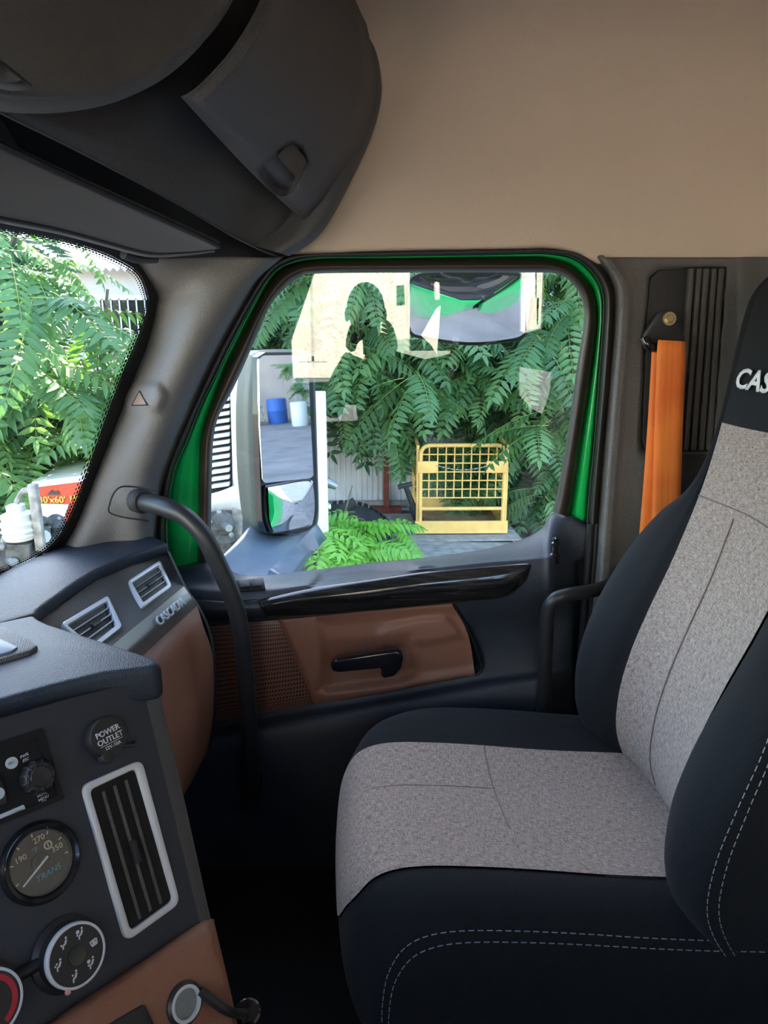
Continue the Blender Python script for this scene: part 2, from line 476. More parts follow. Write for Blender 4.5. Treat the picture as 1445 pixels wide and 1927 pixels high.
def dots_mat(name, hole, base, ku, kv, fade):
    """flat dot print over UV; fade: black ceramic dots that thin out across the strip, else round holes in a panel"""
    m = bpy.data.materials.new(name); m.use_nodes = True; M[name] = m
    nt = m.node_tree; n = nt.nodes; l = nt.links; b = n['Principled BSDF']
    tc = n.new('ShaderNodeTexCoord'); sep = n.new('ShaderNodeSeparateXYZ'); l.new(tc.outputs['UV'], sep.inputs[0])
    def mth(op, a, bb=None, c=None):
        x = n.new('ShaderNodeMath'); x.operation = op
        for i, s in enumerate((a, bb, c)):
            if s is None: continue
            if isinstance(s, (int, float)): x.inputs[i].default_value = s
            else: l.new(s, x.inputs[i])
        return x.outputs[0]
    vrow = mth('MULTIPLY', sep.outputs[1], kv)
    odd = mth('MULTIPLY', mth('MODULO', mth('FLOOR', vrow), 2.0), 0.5)
    ucol = mth('ADD', mth('MULTIPLY', sep.outputs[0], ku), odd)
    du = mth('SUBTRACT', mth('FRACT', ucol), 0.5); dv = mth('SUBTRACT', mth('FRACT', vrow), 0.5)
    d = mth('SQRT', mth('ADD', mth('MULTIPLY', du, du), mth('MULTIPLY', dv, dv)))
    b.inputs['Base Color'].default_value = (*base, 1); b.inputs['Roughness'].default_value = 0.4
    if fade:
        rad = mth('MULTIPLY_ADD', sep.outputs[1], 0.75, 0.18)
        keep = mth('LESS_THAN', d, rad)
        tr = n.new('ShaderNodeBsdfTransparent'); mx = n.new('ShaderNodeMixShader')
        l.new(keep, mx.inputs[0]); l.new(tr.outputs[0], mx.inputs[1]); l.new(b.outputs[0], mx.inputs[2]); l.new(mx.outputs[0], n['Material Output'].inputs[0])
    else:
        keep = mth('LESS_THAN', d, 0.3)
        mc = n.new('ShaderNodeMixRGB'); mc.inputs[1].default_value = (*base, 1); mc.inputs[2].default_value = (*hole, 1)
        l.new(keep, mc.inputs[0]); l.new(mc.outputs[0], b.inputs['Base Color'])
dots_mat('frit_dots', None, (0.006, 0.006, 0.006), 150, 5, True)
dots_mat('grille_holes', (0.012, 0.007, 0.005), (0.22, 0.10, 0.065), 54, 46, False)
def leaf_mat(name, c1, c2):
    m = bpy.data.materials.new(name); m.use_nodes = True; M[name] = m
    nt = m.node_tree; n = nt.nodes; l = nt.links; b = n['Principled BSDF']
    oi = n.new('ShaderNodeObjectInfo'); tc = n.new('ShaderNodeTexCoord')
    ns = n.new('ShaderNodeTexNoise'); ns.inputs['Scale'].default_value = 5; l.new(tc.outputs['Object'], ns.inputs['Vector'])
    ad = n.new('ShaderNodeMath'); ad.operation = 'MULTIPLY_ADD'; ad.inputs[1].default_value = 0.6; l.new(oi.outputs['Random'], ad.inputs[0])
    sc = n.new('ShaderNodeMath'); sc.operation = 'MULTIPLY'; sc.inputs[1].default_value = 0.4; l.new(ns.outputs['Fac'], sc.inputs[0]); l.new(sc.outputs[0], ad.inputs[2])
    rp = n.new('ShaderNodeValToRGB'); rp.color_ramp.elements[0].position = 0.15; rp.color_ramp.elements[1].position = 0.85
    rp.color_ramp.elements[0].color = (*c1, 1); rp.color_ramp.elements[1].color = (*c2, 1); l.new(ad.outputs[0], rp.inputs[0])
    l.new(rp.outputs[0], b.inputs['Base Color']); b.inputs['Roughness'].default_value = 0.45
    tr = n.new('ShaderNodeBsdfTranslucent'); mc = n.new('ShaderNodeMixRGB'); mc.blend_type = 'MULTIPLY'; mc.inputs[0].default_value = 1; mc.inputs[2].default_value = (1.6, 1.7, 0.5, 1)
    l.new(rp.outputs[0], mc.inputs[1]); l.new(mc.outputs[0], tr.inputs[0])
    mx = n.new('ShaderNodeMixShader'); mx.inputs[0].default_value = 0.35; l.new(b.outputs[0], mx.inputs[1]); l.new(tr.outputs[0], mx.inputs[2]); l.new(mx.outputs[0], n['Material Output'].inputs[0])
leaf_mat('leaf', (0.060, 0.155, 0.070), (0.17, 0.33, 0.115))
leaf_mat('leaf_shaded', (0.03, 0.09, 0.045), (0.08, 0.19, 0.08))  # darker greens put the shade of the deep foliage into the colour
leaf_mat('leaf_bright', (0.16, 0.42, 0.06), (0.26, 0.52, 0.09))
def ground_mat():
    m = mat('yard_ground', (0.25, 0.215, 0.20), 0.9, var=0.25, vscale=1.3, bump=0.6, bscale=25)
ground_mat()

# ================================================================= THE CAB SHELL
GROUND = -2.6
FLOOR_Z = -1.25
XG = 1.545                       # side glass plane
# windshield plane
WP0 = Vector((1.4, 0.448, 0.023)); WN = Vector((0.25, 1.0, 0.36)).normalized()
def hw(u, v, off=0.0): return hp(u, v, WP0-WN*off, WN)
def wx(u, v): return (u, v, hw(u, v).x)
def wpt(x, z, off=0.0):
    y = (WP0.dot(WN) - off - WN.x*x - WN.z*z)/WN.y
    return Vector((x, y, z))

# door outline keys, from forward bottom over the top to rear bottom
KG = [(397,1095),(397,991),(399,880),(402,825),(411,785),(440,729),(470,663),(506,580),(539,540),(565,522),(592,515),(720,513),(972,513),(1032,513),(1062,521),(1085,543),(1095,566),(1099,603),(1085,692),(1069,809),(1049,925),(1039,963)]
KI = [(372,1105),(372,1000),(374,880),(379,818),(394,770),(420,700),(446,646),(485,570),(514,521),(547,498),(606,489),(720,488),(972,485),(1039,488),(1079,503),(1105,530),(1118,556),(1123,609),(1112,709),(1092,842),(1080,930),(1074,975)]
KE = [(322,1108),(314,985),(328,888),(352,830),(376,768),(411,697),(438,642),(476,570),(506,523),(537,498),(596,484),(720,482),(972,477),(1035,477),(1079,485),(1112,510),(1132,546),(1135,593),(1127,709),(1117,842),(1108,930),(1104,988)]
KS = [(292,1108),(295,985),(309,895),(333,825),(361,765),(390,700),(419,641),(459,570),(492,517),(520,489),(560,478),(720,473),(972,469),(1030,468),(1085,475),(1120,491),(1145,520),(1157,560),(1151,680),(1137,830),(1130,925),(1126,985)]
def K(keys, x): return [(u, v, x) for (u, v) in keys]
def mid(a, b, t, x): return [(p[0]*(1-t)+q[0]*t, p[1]*(1-t)+q[1]*t, x) for p, q in zip(a, b)]

door = empty('door_1', hx(720, 1500, 1.5), 'black and brown passenger door with green painted frame and large window', None, None, 'structure')
surf('window_frame', [K(KI, 1.54), mid(KI, KG, .18, 1.515), mid(KI, KG, .55, 1.505), mid(KI, KG, .85, 1.515), K(KG, 1.548)], 'frame_rubber', door, nu=150, nv=4, label='dark brown rubber frame around the side window')
surf('painted_frame', [K(KE, 1.535), mid(KE, KI, .25, 1.522), mid(KE, KI, .7, 1.526), K(KI, 1.54)], 'green_paint', door, nu=150, nv=4, label='bright green painted steel frame of the door')
# glass pane: a thin closed slab inside the frame opening
gl = [hx(u, v, XG) for u, v in KG] + [hx(u, v, XG) for u, v in [(1019,996),(986,1016),(919,1036),(820,1051),(720,1060),(650,1068),(570,1078),(490,1088),(440,1088)]]
gc = sum(gl, Vector())/len(gl)
gl = [gc+(p-gc)*1.02 for p in gl]
fan = mesh('glass', [gc]+gl, [(0, i+1, (i+1) % len(gl)+1) for i in range(len(gl))], 'door_glass', door, smooth=False, label='clear side window pane with faint reflections')
# exterior green skin and black shell of the door below the glass
ex = MB()
def shell_pts(x, zs, ys): return [Vector((x, y, z)) for z in zs for y in ys]
ys = [0.50, 0.42, 0.2, 0.0, -0.2, -0.40]
zt = [-0.60, -0.61, -0.60, -0.575, -0.545, -0.52]
G = []
for k, (dx, zb) in enumerate([(1.565, None), (1.60, -0.68), (1.63, -0.9), (1.64, -1.3), (1.62, -1.75)]):
    G.append([Vector((dx, y, (zt[i] if zb is None else zb))) for i, y in enumerate(ys)])
grid3('outer_skin', G, 'green_paint', door, flip=True, thick=0.01, label='green painted outside of the door')

# ---- lower door panel, a moulded surface
CO = [300, 345, 400, 446, 490, 570, 650, 720, 820, 919, 986, 1019, 1039, 1074, 1104]
def rowv(vals, xs): return [(u, v, (xs[i] if isinstance(xs, (list, tuple)) else xs)) for i, (u, v) in enumerate(zip(CO, vals))]
r0 = rowv([1066,1062,1052,1079,1083,1075,1065,1057,1047,1032,1013,994,966,968,982], [1.53,1.53]+[1.552]*11+[1.535,1.53])
r1 = rowv([1076,1072,1064,1088,1091,1083,1073,1065,1055,1040,1021,1002,977,979,995], [1.49]*3+[1.515]*10+[1.50,1.49])
r2 = rowv([1100,1096,1098,1104,1104,1096,1085,1077,1066,1053,1046,1040,1036,1046,1056], [1.45]*13+[1.475,1.485])
r3 = rowv([1118,1116,1122,1126,1125,1109,1099,1089,1075,1066,1062,1060,1058,1060,1070], [1.425]*13+[1.47,1.485])
r4 = rowv([1170,1168,1166,1164,1162,1155,1149,1144,1135,1125,1118,1114,1112,1112,1120], [1.43]*3+[1.425]*10+[1.468,1.485])
r5 = rowv([1230,1228,1226,1224,1222,1216,1210,1205,1197,1188,1182,1180,1178,1178,1180], [1.465]*12+[1.468,1.47,1.485])
r6 = rowv([1362,1360,1356,1348,1340,1326,1316,1304,1288,1270,1262,1258,1254,1250,1250], [1.455]*12+[1.46,1.47,1.485])
r7 = rowv([1412,1410,1406,1400,1394,1378,1364,1352,1336,1320,1310,1306,1302,1296,1296], [1.405]*12+[1.43,1.465,1.485])
r8 = rowv([1560]*15, 1.405)
r9 = rowv([1760]*15, 1.41)
pocket = [(590,1100),(604,1080),(628,1072),(700,1067),(762,1065),(800,1073),(822,1081),(760,1086),(680,1094)]
edge = [(1082,1060),(1120,1040),(1120,1420),(1080,1420)]
surf('door_panel', [r0, r1, r2, r3, r4, r5, r6, r7, r8, r9], 'door_plastic', door, nu=180, nv=9, thick=0.012, dents=[(pocket, 0.035, 9), (edge, 0.02, 5), ([(390,1180),(856,1136),(904,1246),(894,1262),(585,1312),(400,1346)], .05, 6)], vcurved=True, label='black grained plastic door lining')
# dark woodgrain band
wt = [(487,1128,1.424),(581,1109,1.421),(700,1092,1.419),(803,1078,1.418),(900,1069,1.418),(985,1063,1.419),(1000,1064,1.424)]
wm = [(492,1142,1.405),(585,1128,1.402),(700,1116,1.400),(803,1104,1.400),(900,1096,1.402),(970,1090,1.408),(996,1078,1.420)]
wb = [(504,1161,1.42),(590,1156,1.416),(700,1147,1.414),(803,1137,1.414),(880,1129,1.415),(952,1120,1.418),(990,1096,1.424)]
surf('woodgrain_strip', [[(u, v-3, x+.02) for u, v, x in wt], wt, wm, wb, [(u, v+3, x+.025) for u, v, x in wb]], 'dark_woodgrain', door, nu=60, nv=6, label='glossy black woodgrain strip below the window sill')
sl = [(300,1122,1.424),(390,1130,1.418),(440,1133,1.416),(483,1129,1.418)]
sb_ = [(300,1172,1.42),(390,1170,1.418),(450,1166,1.414),(500,1162,1.416)]
surf('strip_end', [[(u, v-3, x+.02) for u, v, x in sl], sl, mid([(p[0], p[1]) for p in sl], [(p[0], p[1]) for p in sb_], .5, 1.405), sb_, [(u, v+3, x+.025) for u, v, x in sb_]], 'smooth_plastic', door, nu=24, nv=4)
# brown insert with armrest bowl
bt = [(525,1166,1.455),(600,1160,1.450),(700,1152,1.448),(780,1144,1.448),(850,1137,1.452)]
bm_ = [(555,1240,1.448),(640,1232,1.444),(730,1222,1.442),(810,1208,1.442),(880,1192,1.450)]
bb = [(590,1320,1.452),(660,1308,1.446),(750,1292,1.444),(830,1276,1.444),(893,1264,1.452)]
basin = [(600,1168),(860,1148),(905,1250),(880,1262),(620,1300),(600,1296),(612,1262)]
lip = [(708,1196),(730,1178),(790,1164),(838,1160),(858,1180),(870,1198),(800,1212),(716,1216)]
hand = [(612,1218),(770,1200),(782,1262),(750,1284),(618,1296)]
surf('door_insert', [[(u-3, v-4, x+.03) for u, v, x in bt], bt, bm_, bb, [(u+2, v+4, x+.03) for u, v, x in bb]], 'brown_leather', door, nu=120, nv=20, dents=[(basin, 0.012, 12), (lip, -0.010, 9), (hand, 0.012, 14)], label='brown leatherette door insert with moulded armrest')
surf('insert_edge', [[(850,1135,1.47),(880,1190,1.47),(899,1238,1.47),(903,1258,1.47),(893,1268,1.47)], [(853,1135,1.446),(883,1189,1.445),(902,1238,1.445),(907,1259,1.446),(895,1271,1.447)], [(857,1134,1.47),(888,1188,1.47),(907,1238,1.47),(912,1260,1.47),(897,1276,1.47)]], 'smooth_plastic', door, nu=24, nv=3)
st = [(330,1176,1.458),(400,1173,1.455),(460,1170,1.453),(524,1166,1.455)]
sbm = [(330,1364,1.452),(400,1352,1.45),(480,1338,1.448),(588,1320,1.452)]
surf('speaker_grille', [[(u, v-4, x+.03) for u, v, x in st], st, mid([(p[0], p[1]) for p in st], [(p[0], p[1]) for p in sbm], .5, 1.446), sbm, [(u, v+4, x+.03) for u, v, x in sbm]], 'grille_holes', door, nu=40, nv=8, label='perforated brown speaker cover')
surf('grille_seam', [[(521,1164,1.46),(555,1240,1.455),(588,1322,1.46)], [(526,1164,1.442),(560,1240,1.438),(593,1321,1.442)], [(531,1164,1.46),(565,1239,1.455),(598,1320,1.46)]], 'brown_leather', door, nu=16, nv=4)
# lever handle
hp_ = [(622,1241),(632,1232),(690,1223),(745,1215),(755,1219),(758,1232),(754,1250),(742,1264),(720,1269),(717,1262),(717,1249),(640,1257),(626,1255)]
h = MB().prism([hx(u, v, 1.418) for u, v in hp_], (-0.024, 0, 0)).build('door_handle', 'gloss_black', door, bev=0.007, seg=3, label='glossy black lever door handle')
MB().prism([hx(u, v, 1.40) for u, v in [(712,1250),(746,1246),(748,1258),(738,1264),(722,1265)]], (0.075, 0, 0)).build('handle_mount', 'smooth_plastic', h, bev=0.004)
# lock pin
MB().lathe(hx(1044, 1042, 1.440), (0, 0, 1), [(0.0, -.02), (.011, -.02), (.011, -.002), (.007, .002), (.006, .016), (.0085, .019), (.0085, .024), (.0055, .027), (.0075, .031), (.0075, .035), (.0, .038)], 14).build('lock_pin', 'gloss_black', door, smooth=True)
# window switches on the sill
sw = MB().prism([hx(*p) for p in [(444,1096,1.462),(496,1091,1.462),(500,1112,1.435),(448,1117,1.435)]], (-.004, 0, .008)).build('switch_panel', 'smooth_plastic', door, bev=.002)
MB().prism([hx(*p) for p in [(450,1099,1.452),(470,1097,1.452),(472,1110,1.434),(452,1112,1.434)]], (-.006, 0, .011)).build('rocker_switch', 'black_plastic', sw, bev=.002)
MB().prism([hx(*p) for p in [(475,1096,1.452),(491,1095,1.452),(494,1108,1.434),(476,1110,1.434)]], (-.006, 0, .011)).build('rocker_switch', 'black_plastic', sw, bev=.002)

# body seal around the door opening
SB = [(1126,985),(1122,1050),(1114,1150),(1106,1260),(1100,1340)]
seal = surf('trim_3', [K(KS, 1.475), mid(KS, KE, .3, 1.458), mid(KS, KE, .62, 1.462), K(KE, 1.54)], 'seal_rubber', None, nu=160, nv=4, kind='structure', label='black rubber weather seal around the door opening')
g = MB()
for off, r in ((-4, .006), (-15, .008)):
    g.tube([hx(u+off, v, 1.47) for u, v in SB], r, 8, smooth_n=4)
g.build('seal_run', 'smooth_plastic', seal, smooth=True)
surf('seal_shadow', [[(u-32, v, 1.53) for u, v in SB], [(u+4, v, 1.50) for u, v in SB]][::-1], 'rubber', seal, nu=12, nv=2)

# ---- A pillar trim
WO = [(251,484),(291,545),(294,574),(277,647),(254,705),(232,763),(182,890),(152,967),(127,1017),(104,1052)]
SL = [(540,479),(492,517),(459,570),(419,641),(390,700),(361,765),(309,895),(296,967),(293,1017),(292,1066)]
MI = [(500,484),(455,535),(420,590),(378,665),(348,725),(322,785),(279,895),(268,967),(265,1017),(264,1066)]
W2 = [(a+.20*(c-a), b+.20*(d-b)) for (a, b), (c, d) in zip(WO, MI)]
W3 = [(a+.60*(c-a), b+.60*(d-b)) for (a, b), (c, d) in zip(WO, MI)]
lampb = [(236,745),(258,722),(300,724),(310,745),(300,768),(246,772)]
boss = [(226,948),(228,925),(268,918),(300,925),(300,985),(268,980)]
pil = surf('trim_1', [[(u, v, hw(u, v).x+.005) for u, v in WO], [(u, v, hw(a, b).x-.022-.0*i) for i, ((u, v), (a, b)) in enumerate(zip(W2, WO))], [(u, v, 1.385) for u, v in W3], [(u, v, 1.40) for u, v in MI], [(u, v, 1.475) for u, v in SL]], 'pillar_plastic', None, nu=90, nv=9, dents=[(lampb, -0.016, 9), (boss, -0.008, 12)], thick=.004, kind='structure', label='grey grained plastic A-pillar cover')
tx_ = sx(pil, 262, 752)
MB().prism(roundpoly([hx(u, v, sx(pil, u, v)-.014) for u, v in [(262,737),(275,761),(249,762)]], .004, 4), (.004, 0, 0)).build('triangle_lamp', mat('pale_brown', (.24, .16, .11), .4), pil, label='brown triangular warning lamp with black outline')
MB().prism(roundpoly([hx(u, v, sx(pil, u, v)-.012) for u, v in [(262,734),(278,763),(246,764)]], .004, 4), (.006, 0, 0)).build('lamp_outline', 'black_void', pil)
# cover plate seam at the handle mount
sp_ = [(204,957),(212,932),(226,917),(250,916),(292,923)]
sq = [(204,957),(208,966),(235,974),(280,980)]
g = MB(); g.tube([hx(u, v, 1.36 if u < 250 else 1.372) for u, v in sp_], .0016, 6, smooth_n=4); g.tube([hx(u, v, 1.36 if u < 250 else 1.372) for u, v in sq], .0016, 6, smooth_n=4)
g.build('cover_seam', 'black_void', pil)

# ---- grab handle by the A pillar
gh = empty('grab_handle', hx(470, 1500, 1.33), 'long curved black grab handle running from A-pillar down past the dashboard', 'grab handle', 'black grab handles')
pts = [(262,944,1.39),(283,947,1.36),(318,957,1.325),(352,975,1.31),(385,1012,1.30),(412,1065,1.30),(436,1120,1.30),(452,1180,1.30),(462,1260,1.305),(468,1350,1.315),(472,1420,1.335),(474,1480,1.39)]
MB().tube([hx(*p) for p in pts], [.019]*3+[.0175]*9, 16, smooth_n=5).build('bar', 'smooth_plastic', gh, smooth=True)
c0 = hx(276, 945, 1.366); ax = (hx(318, 957, 1.325)-hx(262, 944, 1.39)).normalized()
MB().lathe(c0-ax*.012, ax, [(.025, -.02), (.025, .0), (.021, .004), (.0, .004)], 20).build('collar', 'black_plastic', gh, smooth=True)
MB().box(hx(474, 1480, 1.392), (.03, .05, .07)).build('foot_bracket', 'smooth_plastic', gh, bev=.008)

# ---- second grab handle beside the seat
gh2 = empty('grab_handle', hx(1025, 1400, 1.38), 'short bent black grab handle between the door and the seat back', 'grab handle', 'black grab handles')
pts = [(1170,1088,1.44),(1140,1104,1.40),(1108,1113,1.37),(1065,1120,1.355),(1040,1131,1.355),(1030,1158,1.36),(1027,1220,1.365),(1024,1300,1.375),(1021,1400,1.39)]
MB().tube([hx(*p) for p in pts], [.016]+[.0145]*8, 14, smooth_n=5).build('bar', 'smooth_plastic', gh2, smooth=True)
MB().box(hx(1175, 1084, 1.45), (.03, .06, .05)).build('end_bracket', 'smooth_plastic', gh2, bev=.01)
MB().box(hx(1021, 1404, 1.40), (.03, .05, .08)).build('foot_bracket', 'smooth_plastic', gh2, bev=.01)

# ---- B pillar trim with the louvre panel
def BX(u, v): return 1.455
rows = []
for v, ul in [(484, 1120), (520, 1146), (560, 1157), (640, 1154), (760, 1144), (860, 1136), (960, 1128), (1060, 1121), (1180, 1110), (1340, 1098), (1480, 1090)]:
    cut = 0 if v < 1000 else .0
    rows.append([(ul-8, v, 1.50), (ul+8, v, 1.447), (ul+22, v, 1.440), (ul+38, v, 1.447), (ul+70, v, 1.453), (1290, v, 1.455), (1372, v, 1.455), (1400, v, 1.44), (1440, v, 1.36), (1500, v, 1.24)])
lou = [(1222,520),(1240,505),(1300,503),(1366,502),(1336,852),(1206,852),(1203,830),(1214,600)]
bp_ = surf('trim_2', rows, 'pillar_plastic', None, nu=110, nv=7, dents=[(lou, .02, 3)], thick=.006, kind='structure', label='dark grey plastic B-pillar cover behind the door')
pl = [(1224,522),(1240,508),(1296,506),(1285,640),(1270,848),(1212,848),(1208,825),(1216,600)]
MB().prism([hx(u, v, 1.462) for u, v in pl], (.02, 0, 0)).build('recess_plate', 'black_plastic', bp_, bev=.003)
for i in range(5):
    a = 1298+i*14.2; b_ = 1272+i*14.6
    MB().prism([hx(u, v, 1.452+.002*(i % 2)) for u, v in [(a, 505), (a+9.6, 505), (b_+9.6, 848), (b_, 848)]], (.024, 0, 0)).build('louvre_slat', 'grey_plastic', bp_, bev=.0025)
MB().prism([hx(u, v, 1.466) for u, v in [(1290,503),(1372,501),(1345,850),(1262,850)]], (.004, 0, 0)).build('louvre_backing', 'black_void', bp_)
surf('lower_cover', [[(1262,856,1.452),(1300,856,1.450),(1350,856,1.45)], [(1240,1100,1.452),(1300,1100,1.45),(1350,1100,1.45)], [(1230,1300,1.452),(1290,1300,1.45),(1340,1300,1.45)]], 'black_plastic', bp_, nu=12, nv=5, thick=.004)

# ---- headliner: side wall rising into the ceiling
hr = []
us = [538, 543, 548, 556, 620, 720, 972, 1030, 1085, 1122, 1240, 1375, 1432, 1520]
def hl(vv, xx): return [(u, (v if not isinstance(vv, (int, float)) else vv), xx) for u, v in zip(us, vv if not isinstance(vv, (int, float)) else [vv]*len(us))]
b0 = [481,481,480,480,478,474,470,469,478,497,497,496,496,496]
hr.append(hl(b0, 1.482)); hr.append(hl([v-8 for v in b0], 1.462)); hr.append(hl(420, 1.458)); hr.append(hl(330, 1.452)); hr.append(hl(240, 1.447)); hr.append(hl(170, 1.430)); hr.append(hl(100, 1.40)); hr.append(hl(30, 1.345)); hr.append(hl(-60, 1.22)); hr.append(hl(-300, .80))
surf('ceiling', hr[::-1], 'headliner', None, nu=60, nv=5, thick=.02, kind='structure', label='beige fabric headliner of the cab')
MB().box((0.47, -.16, 0.84), (2.26, 1.84, .05)).build('roof_panel', 'headliner', bpy.data.objects['ceiling'])

# ---- floor, rear and driver side walls, firewall (mostly out of view)
def struct(name, mb, mt, label=None, **k):
    o = mb.build(name, mt, None, **k); o['kind'] = 'structure'
    if label: o['label'] = label
    return o
struct('floor', MB().box((0.42, -0.3, FLOOR_Z-.02), (2.24, 2.6, .04)), 'carpet', 'black cab floor in deep shade')
struct('wall_rear', MB().box((0.42, -1.02, -0.2), (2.14, .04, 2.1)), 'headliner')
fw = struct('wall_front', MB().prism([Vector((-0.7, .92, -.44)), Vector((-0.7, 1.0, -1.27)), Vector((1.5, .62, -1.27)), Vector((1.5, .5, -.44))], (0, .03, 0)), 'carpet')
# lower right side under the door and behind it
sd_ = struct('wall_right', MB().box((1.53, .12, -1.28), (.06, 1.2, .16)), 'smooth_plastic')
MB().box((1.58, -.86, -.35), (.04, .66, 1.9)).build('body_side', 'green_paint', sd_)
MB().box((1.60, .02, .66), (.04, 1.48, 0.9)).build('body_upper', 'green_paint', sd_)
MB().box((1.552, -.86, .50), (.012, .66, .76)).build('upper_liner', 'headliner', sd_)
MB().box((1.552, -.86, -.58), (.012, .66, 1.36)).build('lower_liner', 'black_plastic', sd_)
MB().box((1.572, .02, .66), (.012, 1.44, .86)).build('header_liner', 'smooth_plastic', sd_)
MB().box((1.56, .62, -.98), (.05, .26, .9)).build('body_front', 'green_paint', sd_)
# driver side wall, openings shaped to give the bright patches reflected in the window
XL = -0.62
def ml(u, v): # reflected pixel -> point on the driver side wall
    p = hx(u, v, 2*XG-XL); return Vector((XL, p.y, p.z))
holes = [[(603, 480), (548, 640), (551, 720), (716, 714), (722, 655), (800, 676), (832, 670), (984, 628), (1019, 618), (1024, 480)],
         [(598, 757), (690, 763), (690, 790), (612, 793)], [(976, 690), (1038, 700), (1034, 786), (998, 768), (975, 742)]]  # two small holes invented for the pale patches low in the reflection
bmw = bmesh.new()
def loop_(pts):
    v_ = [bmw.verts.new(p) for p in pts]
    return [bmw.edges.new((v_[i], v_[(i+1) % len(v_)])) for i in range(len(v_))]
eds = loop_([Vector((XL, .98, .85)), Vector((XL, .98, -1.27)), Vector((XL, -1.04, -1.27)), Vector((XL, -1.04, .85))])
for h_ in holes: eds += loop_([ml(u, v) for u, v in h_])
bmesh.ops.triangle_fill(bmw, use_beauty=True, edges=eds)
mew = bpy.data.meshes.new('wall_left'); bmw.to_mesh(mew); bmw.free(); mew.materials.append(M['smooth_plastic'])
ow = obj('wall_left', mew); solid(ow, .04, 0); tag(ow, None, None, None, 'structure')

# ---- windshield
WI = [(-60,420),(0,431),(109,451),(174,469),(225,491),(261,516),(276,552),(278,582),(262,632),(233,701),(203,781),(160,901),(134,967),(109,1014),(73,1046),(36,1065),(0,1077),(-60,1092)]
WOU = [(-60,402),(0,415),(116,434),(184,452),(245,476),(284,508),(297,545),(299,578),(282,640),(252,708),(222,788),(179,908),(153,975),(128,1024),(86,1062),(42,1082),(0,1096),(-60,1112)]
ws = empty('window_1', hw(0, 1100), 'large raked windshield with dotted black border', None, None, 'structure')
wg = [hw(u, v, -.002) for u, v in WOU]
wg2 = [wpt(-.62, .17)] + wg + [wpt(-.62, -.45)]
mesh('windshield_pane', wg2, [tuple(range(len(wg2)))], 'windshield_glass', ws, smooth=False)
n_ = 200
A = spline([Vector((u, v, 0)) for u, v in WI], n_); B = spline([Vector((u, v, 0)) for u, v in WOU], n_)
G = []
for t in (-.55, .45):
    G.append([hw(a.x+(b.x-a.x)*t, a.y+(b.y-a.y)*t, .003) for a, b in zip(A, B)])
grid3('dot_border', G, 'frit_dots', ws)
G = []
for t in (.43, 1.12):
    G.append([hw(a.x+(b.x-a.x)*t, a.y+(b.y-a.y)*t, .003) for a, b in zip(A, B)])
grid3('black_border', G, 'rubber', ws)
# header above the windshield, behind the visor
HD0 = [(-200,80,.95),(0,190,1.08),(215,300,1.26),(430,420,1.47),(560,470,1.53)]
HD1 = [(-200,240,1.0),(0,310,1.12),(215,390,1.30),(420,450,1.47),(560,482,1.54)]
HD2 = [(u, v, hw(u, v).x+.01) for u, v in [(-200,372),(0,412),(120,433),(250,482)]]+[(470,500,1.52)]
surf('trim_4', [HD0, HD1, HD2], 'smooth_plastic', None, nu=30, nv=5, thick=.01, kind='structure')
tp = [wpt(.95, .15, -.01), wpt(.6, .16, -.01), wpt(-.62, .17, -.01)]
grid3('trim_5', [tp, [p+Vector((.0, -.06, .06)) for p in tp], [p+Vector((0, -.1, .3)) for p in tp], [p+Vector((0, -.1, .75)) for p in tp]], 'smooth_plastic', None, kind='structure', flip=True, thick=.01)
MB().box((.47, .70, .53), (2.26, .04, .68)).build('roof_front', 'smooth_plastic', bpy.data.objects['trim_5'])

# ================================================================= OVERHEAD CONSOLE AND VISOR
oc_ = empty('overhead_console', hx(540, 478, 1.44), 'dark grey overhead storage console above the windshield with latched compartment door', 'overhead console')
RA = [(-160,122,.62),(0,208,.80),(110,262,.93),(215,316,1.06),(330,378,1.21),(430,436,1.36),(500,470,1.43),(545,482,1.475)]
RB = [(-160,100,.64),(0,180,.80),(120,225,.93),(235,250,1.07),(350,262,1.20),(470,340,1.33),(545,410,1.42),(592,452,1.475)]
RC = [(-160,0,.70),(0,80,.86),(140,110,1.0),(260,120,1.10),(400,130,1.20),(520,190,1.32),(640,270,1.43),(664,332,1.475)]
RD = [(-160,-200,.80),(0,-140,.95),(150,-100,1.08),(300,-80,1.18),(420,-60,1.26),(560,-60,1.34),(700,60,1.42),(722,160,1.475)]
RE = [(-160,-300,.80),(0,-280,.95),(150,-260,1.08),(300,-240,1.18),(420,-230,1.26),(560,-220,1.34),(640,-120,1.42),(684,-10,1.475)]
# end profile against the headliner
SIL = [(545,482),(592,452),(626,408),(664,335),(700,256),(719,180),(714,110),(700,50),(684,-10),(670,-60)]
surf('console_body', [RD, RC, RB, RA], 'overhead_plastic', oc_, nu=80, nv=10)
surf('console_end', [[(u, v, 1.475) for u, v in SIL], [(u-4, v-1, 1.40) for u, v in SIL], [(u-26, v-8, 1.375) for u, v in SIL], [(u-70, v-20, 1.40) for u, v in SIL]], 'overhead_plastic', oc_, nu=50, nv=5)
surf('console_lip', [[(u, v-20, x+.03) for u, v, x in RA], [(u, v-4, x+.004) for u, v, x in RA], [(u, v+6, x+.01) for u, v, x in RA], [(u+10, v+4, x+.14) for u, v, x in RA]], 'overhead_plastic', oc_, nu=50, nv=4)
MB().box((.46, .59, .53), (2.1, .16, .58)).build('console_core', 'overhead_plastic', oc_)
